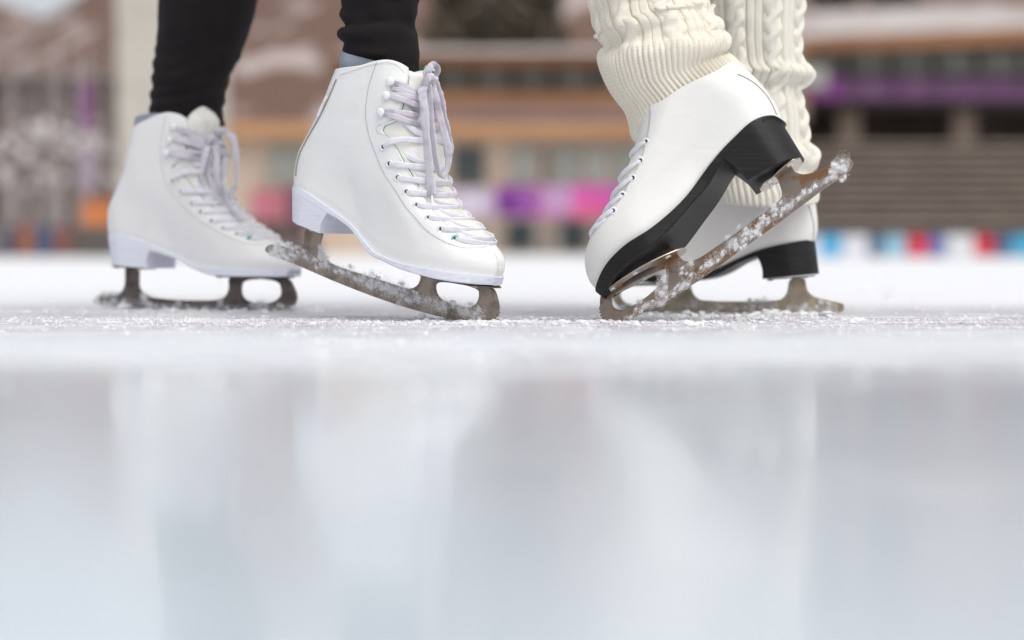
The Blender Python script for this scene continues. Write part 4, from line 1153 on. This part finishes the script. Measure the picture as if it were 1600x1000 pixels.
for k in range(16):
    x = 1325+k*32+rn.uniform(-6, 6); c = rn.choice([(.09,.05,.085),(.22,.09,.22),(.14,.08,.12),(.24,.16,.22)]); y = 122+rn.uniform(1, 8)
    box_obj('print', x, y, x+rn.uniform(12, 24), y+rn.uniform(12, 24), YR-.23, .02, plain('cloth_print', c), r)

# --- safety pads round the rink (40 m)
YP = 30
def pad(x0, x1, y0, col, label, Y=YP, y1=401.5):
    mb = MB(); a = at(x0, y0, Y); b = at(x1, 398, Y); mb.box(a.x, b.x-.01, Y, Y+.35, .0, a.z)
    o = mb.build('safety_pad', plain('pad_vinyl', col, .45)); m = o.modifiers.new('b', 'BEVEL'); m.width = .05; m.segments = 3
    tag(o, label, 'safety pad', 'safety pads along the rink edge')
W_ = (.72,.72,.74)
pads = [(1240,1282,W_,'white safety pad partly behind the black heel'),(1282,1316,(.08,.42,.72),'bright blue safety pad just right of the black heel'),(1316,1358,W_,'white safety pad right of the bright blue one'),
        (1358,1384,(.10,.16,.26),'navy safety pad between white and sky-blue pads'),(1384,1416,(.30,.56,.68),'pale sky-blue safety pad left of the first red one'),(1416,1452,(.62,.03,.07),'red safety pad with white and blue neighbours, left one of two reds'),
        (1452,1478,(.14,.16,.42),'indigo safety pad touching the left red one'),(1478,1524,W_,'wide white safety pad between the two red ones'),(1524,1556,(.60,.02,.04),'red safety pad nearer the right edge'),(1556,1582,(.07,.12,.24),'dark navy safety pad right of the right red one'),
        (1582,1640,(.05,.38,.58),'teal-blue safety pad at the right edge of the picture')]
for x0, x1, c, lb in pads: pad(x0, x1, 368, c, lb)
lp = [(-60,12,(.16,.13,.13),'dark grey-brown pad at the far left edge'),(12,24,(.05,.07,.16),'narrow navy pad near the left edge'),(24,54,(.30,.11,.06),'rust-red pad near the left edge'),(54,80,(.05,.09,.17),'navy pad between rust-red and brown pads'),
      (80,112,(.20,.08,.07),'brown-red pad left of the orange booth'),(112,180,(.10,.08,.07),'dark brown pad below the orange booth'),(180,330,(.30,.27,.25),'grey pad behind the flat-standing white skate'),(330,500,(.17,.13,.12),'dark pad between the two left skates')]
for x0, x1, c, lb in lp: pad(x0, x1, 352 if x0 < 180 else 378, c, lb)

# --- pale concrete pylon and its neighbours on the left
py_ = empty('pylon', 'broad pale concrete pylon behind the left black legging', 'pylon')
box_obj('shaft', 180, -160, 342, 396, 44, 1.6, M['conc'], py_); box_obj('base', 176, 388, 346, 399, 43.9, 2.0, M['stand'], py_)
ob = empty('booth', 'small orange booth behind the pads at the left', 'booth')
box_obj('body', 128, 316, 178, 399, 43, 1.0, plain('orange_paint', (.62,.20,.06)), ob); box_obj('roof', 125, 310, 180, 316, 42.9, 1.2, plain('booth_roof', (.45,.17,.08)), ob)
fl = empty('flag_banner', 'upright purple flag banner on a pole at the left', 'flag')
m2 = MB(); p = at(120, 396, 50); q = at(120, 96, 50); m2.tube([p, q], .05, 8); m2.build('pole', plain('pole_grey', (.4,.38,.37)), fl, True)
box_obj('cloth', 121, 128, 147, 205, 50, .03, plain('flag_purple', (.22,.08,.20)), fl)
M['shed'] = pmat('weathered_boards', (.13,.10,.09), .9, (.075,.06,.055), 3, .4, .6, stretch=(3,1,.1))
sh = empty('timber_shed', 'weathered dark timber shed behind the leafless trees at the left', 'shed')
box_obj('wall', -60, 120, 176, 399, 66, 4, M['shed'], sh); box_obj('roof', -66, 108, 179, 122, 65.6, 5, plain('shed_roof', (.24,.19,.17)), sh)
box_obj('cloth', 122, 228, 150, 296, 49.9, .03, plain('flag_lilac', (.42,.33,.40)), fl)
# --- pale poplar trunks with leafless crowns
def bare_tree(px, Y, top, label, w=14, lean=0):
    t = empty('bare_tree', label, 'tree', loc=at(px, 398, Y), group='leafless trees at the left')
    base = at(px, 397.5, Y); tip = at(px+lean, top, Y); sc_ = Y/FPX
    mb = MB(); h = tip-base; base.z = 0
    mb.tube([base-t.location, base+h*.4-t.location, base+h*.75-t.location, tip-t.location], [w*.5*sc_, w*.40*sc_, w*.22*sc_, w*.06*sc_], 8); mb.build('trunk', M['bark'], t, True)
    mb = MB(); rn = random.Random(px)
    for k in range(70):
        q = rn.uniform(.18, .98); a = base+h*q-t.location; L_ = (1.05-q)*h.z*rn.uniform(.12, .28); an = rn.uniform(0, 6.28)
        d = Vector((math.cos(an)*.55, math.sin(an)*.55, 1)).normalized()
        b = a+d*L_; mb.tube([a, a+d*L_*.5+Vector((rn.uniform(-.1,.1), 0, .05)), b], [.05*(1.1-q), .035*(1.1-q), .01], 4, False)
        for m in range(4):
            c = a+d*L_*rn.uniform(.3, .95); e = c+Vector((rn.gauss(0,.4), rn.gauss(0,.4), rn.uniform(.1,.6)))*L_*.5
            mb.tube([c, e], [.02, .006], 3, False)
    mb.build('crown', M['twig'], t, False, False)
    mb = MB()
    for k in range(16):
        z = rn.uniform(.32, .62)*h.z; mb.blob((rn.gauss(0,.30), rn.gauss(0,.3), z-t.location.z), rn.uniform(.10,.26), .35, 1, (1,1,.8))
    mb.build('snow_load', M['roof_white'], t, True, False)['kind'] = 'stuff'
for (px, Y, top, w, lb) in ((18, 52, 60, 22,'leafless tree nearest the left edge'),(52,56,75,16,'thin leafless tree second from the left edge'),(86,54,62,30,'thickest pale-trunked leafless tree at the left'),(134,58,60,24,'leafless tree beside the purple flag banner'),(160,60,70,10,'slim leafless tree against the concrete pylon'),(-30,54,50,14,'leafless tree just outside the left edge')):
    if px > 0: bare_tree(px, Y, top, lb, w)
# snow heaps and low shrubs left
def conifer(px, Y, top, hw_, label):
    t = empty('conifer', label, 'tree', loc=at(px, 398, Y), group='dark trees above the pavilion roof')
    base = at(px, 398, Y); tip = at(px, top, Y); H = tip.z; sc_ = Y/FPX
    mb = MB(); mb.tube([(0,0,-base.z), (0,0,H-base.z-.3)], [.25, .05], 8); mb.build('trunk', M['bark'], t, True)
    mb = MB(); rn = random.Random(px)
    for k in range(6000):
        q = rn.random()**.8; r = hw_*sc_*(1.02-q)*rn.uniform(.25, 1)*(1+.2*math.sin(q*40)); an = rn.uniform(0, 6.28)
        z = H*(.12+.88*q)-base.z; c = Vector((r*math.cos(an), r*math.sin(an), z-.25*r)); s_ = .28
        s_ = .45; a = Vector((rn.gauss(0,1), rn.gauss(0,1), rn.gauss(0,.5)))*s_; b = Vector((rn.gauss(0,1), rn.gauss(0,1), rn.gauss(0,.5)))*s_
        mb.add([c-a*.5, c+b*.5, c+a*.5], [(0,1,2)])
    mb.build('crown', M['needles'], t, False, False)
for px, top, hw_, lb in ((708,-230,95,'dark evergreen above the roof right of the zipped legging'),(778,-300,110,'tall dark evergreen above the middle of the pavilion roof'),(846,-210,85,'dark evergreen above the roof left of the leg warmers'),
                        (1300,-200,90,'dark evergreen above the grandstand roof beside the leg warmers'),(1395,-240,110,'dark evergreen above the middle of the grandstand roof')):
    conifer(px, 84, top, hw_, lb)
# --- hillside
def hill(name, x0, x1, prof, Y0, Y1, mat, seed):
    nx, ny = 90, 30; vs = []; fs = []
    for j in range(ny+1):
        v = j/ny; Y = Y0+(Y1-Y0)*v
        for i in range(nx+1):
            u = i/nx; px = x0+(x1-x0)*u; xw = at(px, 396, Y1).x
            pt = np.interp(px, [p[0] for p in prof], [p[1] for p in prof]); H = at(px, pt, Y1).z
            n = float(vnoise(np.array(xw*.05), np.array(Y*.05), np.array(0.), seed))
            vs.append((xw, Y, H*(v**.8)*(1+.10*n*(1-v)) - .02+ (0 if j else -1)))
    for j in range(ny):
        for i in range(nx):
            a = j*(nx+1)+i; fs.append((a, a+1, a+nx+2, a+nx+1))
    o = mesh_obj(name, vs, fs, mat, None, True, True); tag(o, kind='structure'); return o
hill('hills', -1500, 3200, [(-1500,-500),(-200,-60),(-40,-10),(20,8),(60,26),(95,36),(140,32),(200,25),(300,-40),(420,-200),(700,-360),(1100,-420),(3200,-600)], 95, 230, M['hill'], 3)

# =================================================================== light, camera
w = bpy.data.worlds.new('World'); sc.world = w; w.use_nodes = True
N = w.node_tree.nodes; L = w.node_tree.links; bg = N['Background']
sk = N.new('ShaderNodeTexSky'); sk.sky_type = 'NISHITA'; sk.sun_disc = False
SE, SR = R(60), R(145)
sk.sun_elevation = SE; sk.sun_rotation = SR; sk.air_density = 1.0; sk.dust_density = 4.0; sk.ozone_density = .6
hs = N.new('ShaderNodeHueSaturation'); hs.inputs['Saturation'].default_value = .28; hs.inputs['Value'].default_value = 1.0
L.new(sk.outputs[0], hs.inputs['Color']); L.new(hs.outputs[0], bg.inputs['Color']); bg.inputs['Strength'].default_value = .15
sun = bpy.data.lights.new('sun', 'SUN'); sun.energy = .5; sun.angle = R(60); sun.color = (1, .95, .88)
so = bpy.data.objects.new('sun', sun); link(so)
# sky sun_rotation measured clockwise from +Y
dirv = Vector((math.sin(SR)*math.cos(SE), math.cos(SR)*math.cos(SE), math.sin(SE)))
so.rotation_euler = (-dirv).to_track_quat('-Z', 'Y').to_euler()

cd = bpy.data.cameras.new('camera'); cam = bpy.data.objects.new('camera', cd); link(cam)
cam.location = CAM; cam.rotation_euler = (PI/2-PITCH, 0, 0)
cd.lens = 60; cd.sensor_width = 36; cd.clip_end = 2000; cd.clip_start = .01
cd.dof.use_dof = True; cd.dof.focus_distance = 1.655; cd.dof.aperture_fstop = 2.5; cd.dof.aperture_blades = 0
sc.camera = cam
sc.view_settings.view_transform = 'Standard'; sc.view_settings.look = 'None'; sc.view_settings.gamma = 1
sc.view_settings.exposure = .28
sc.render.resolution_x = 1024; sc.render.resolution_y = 640
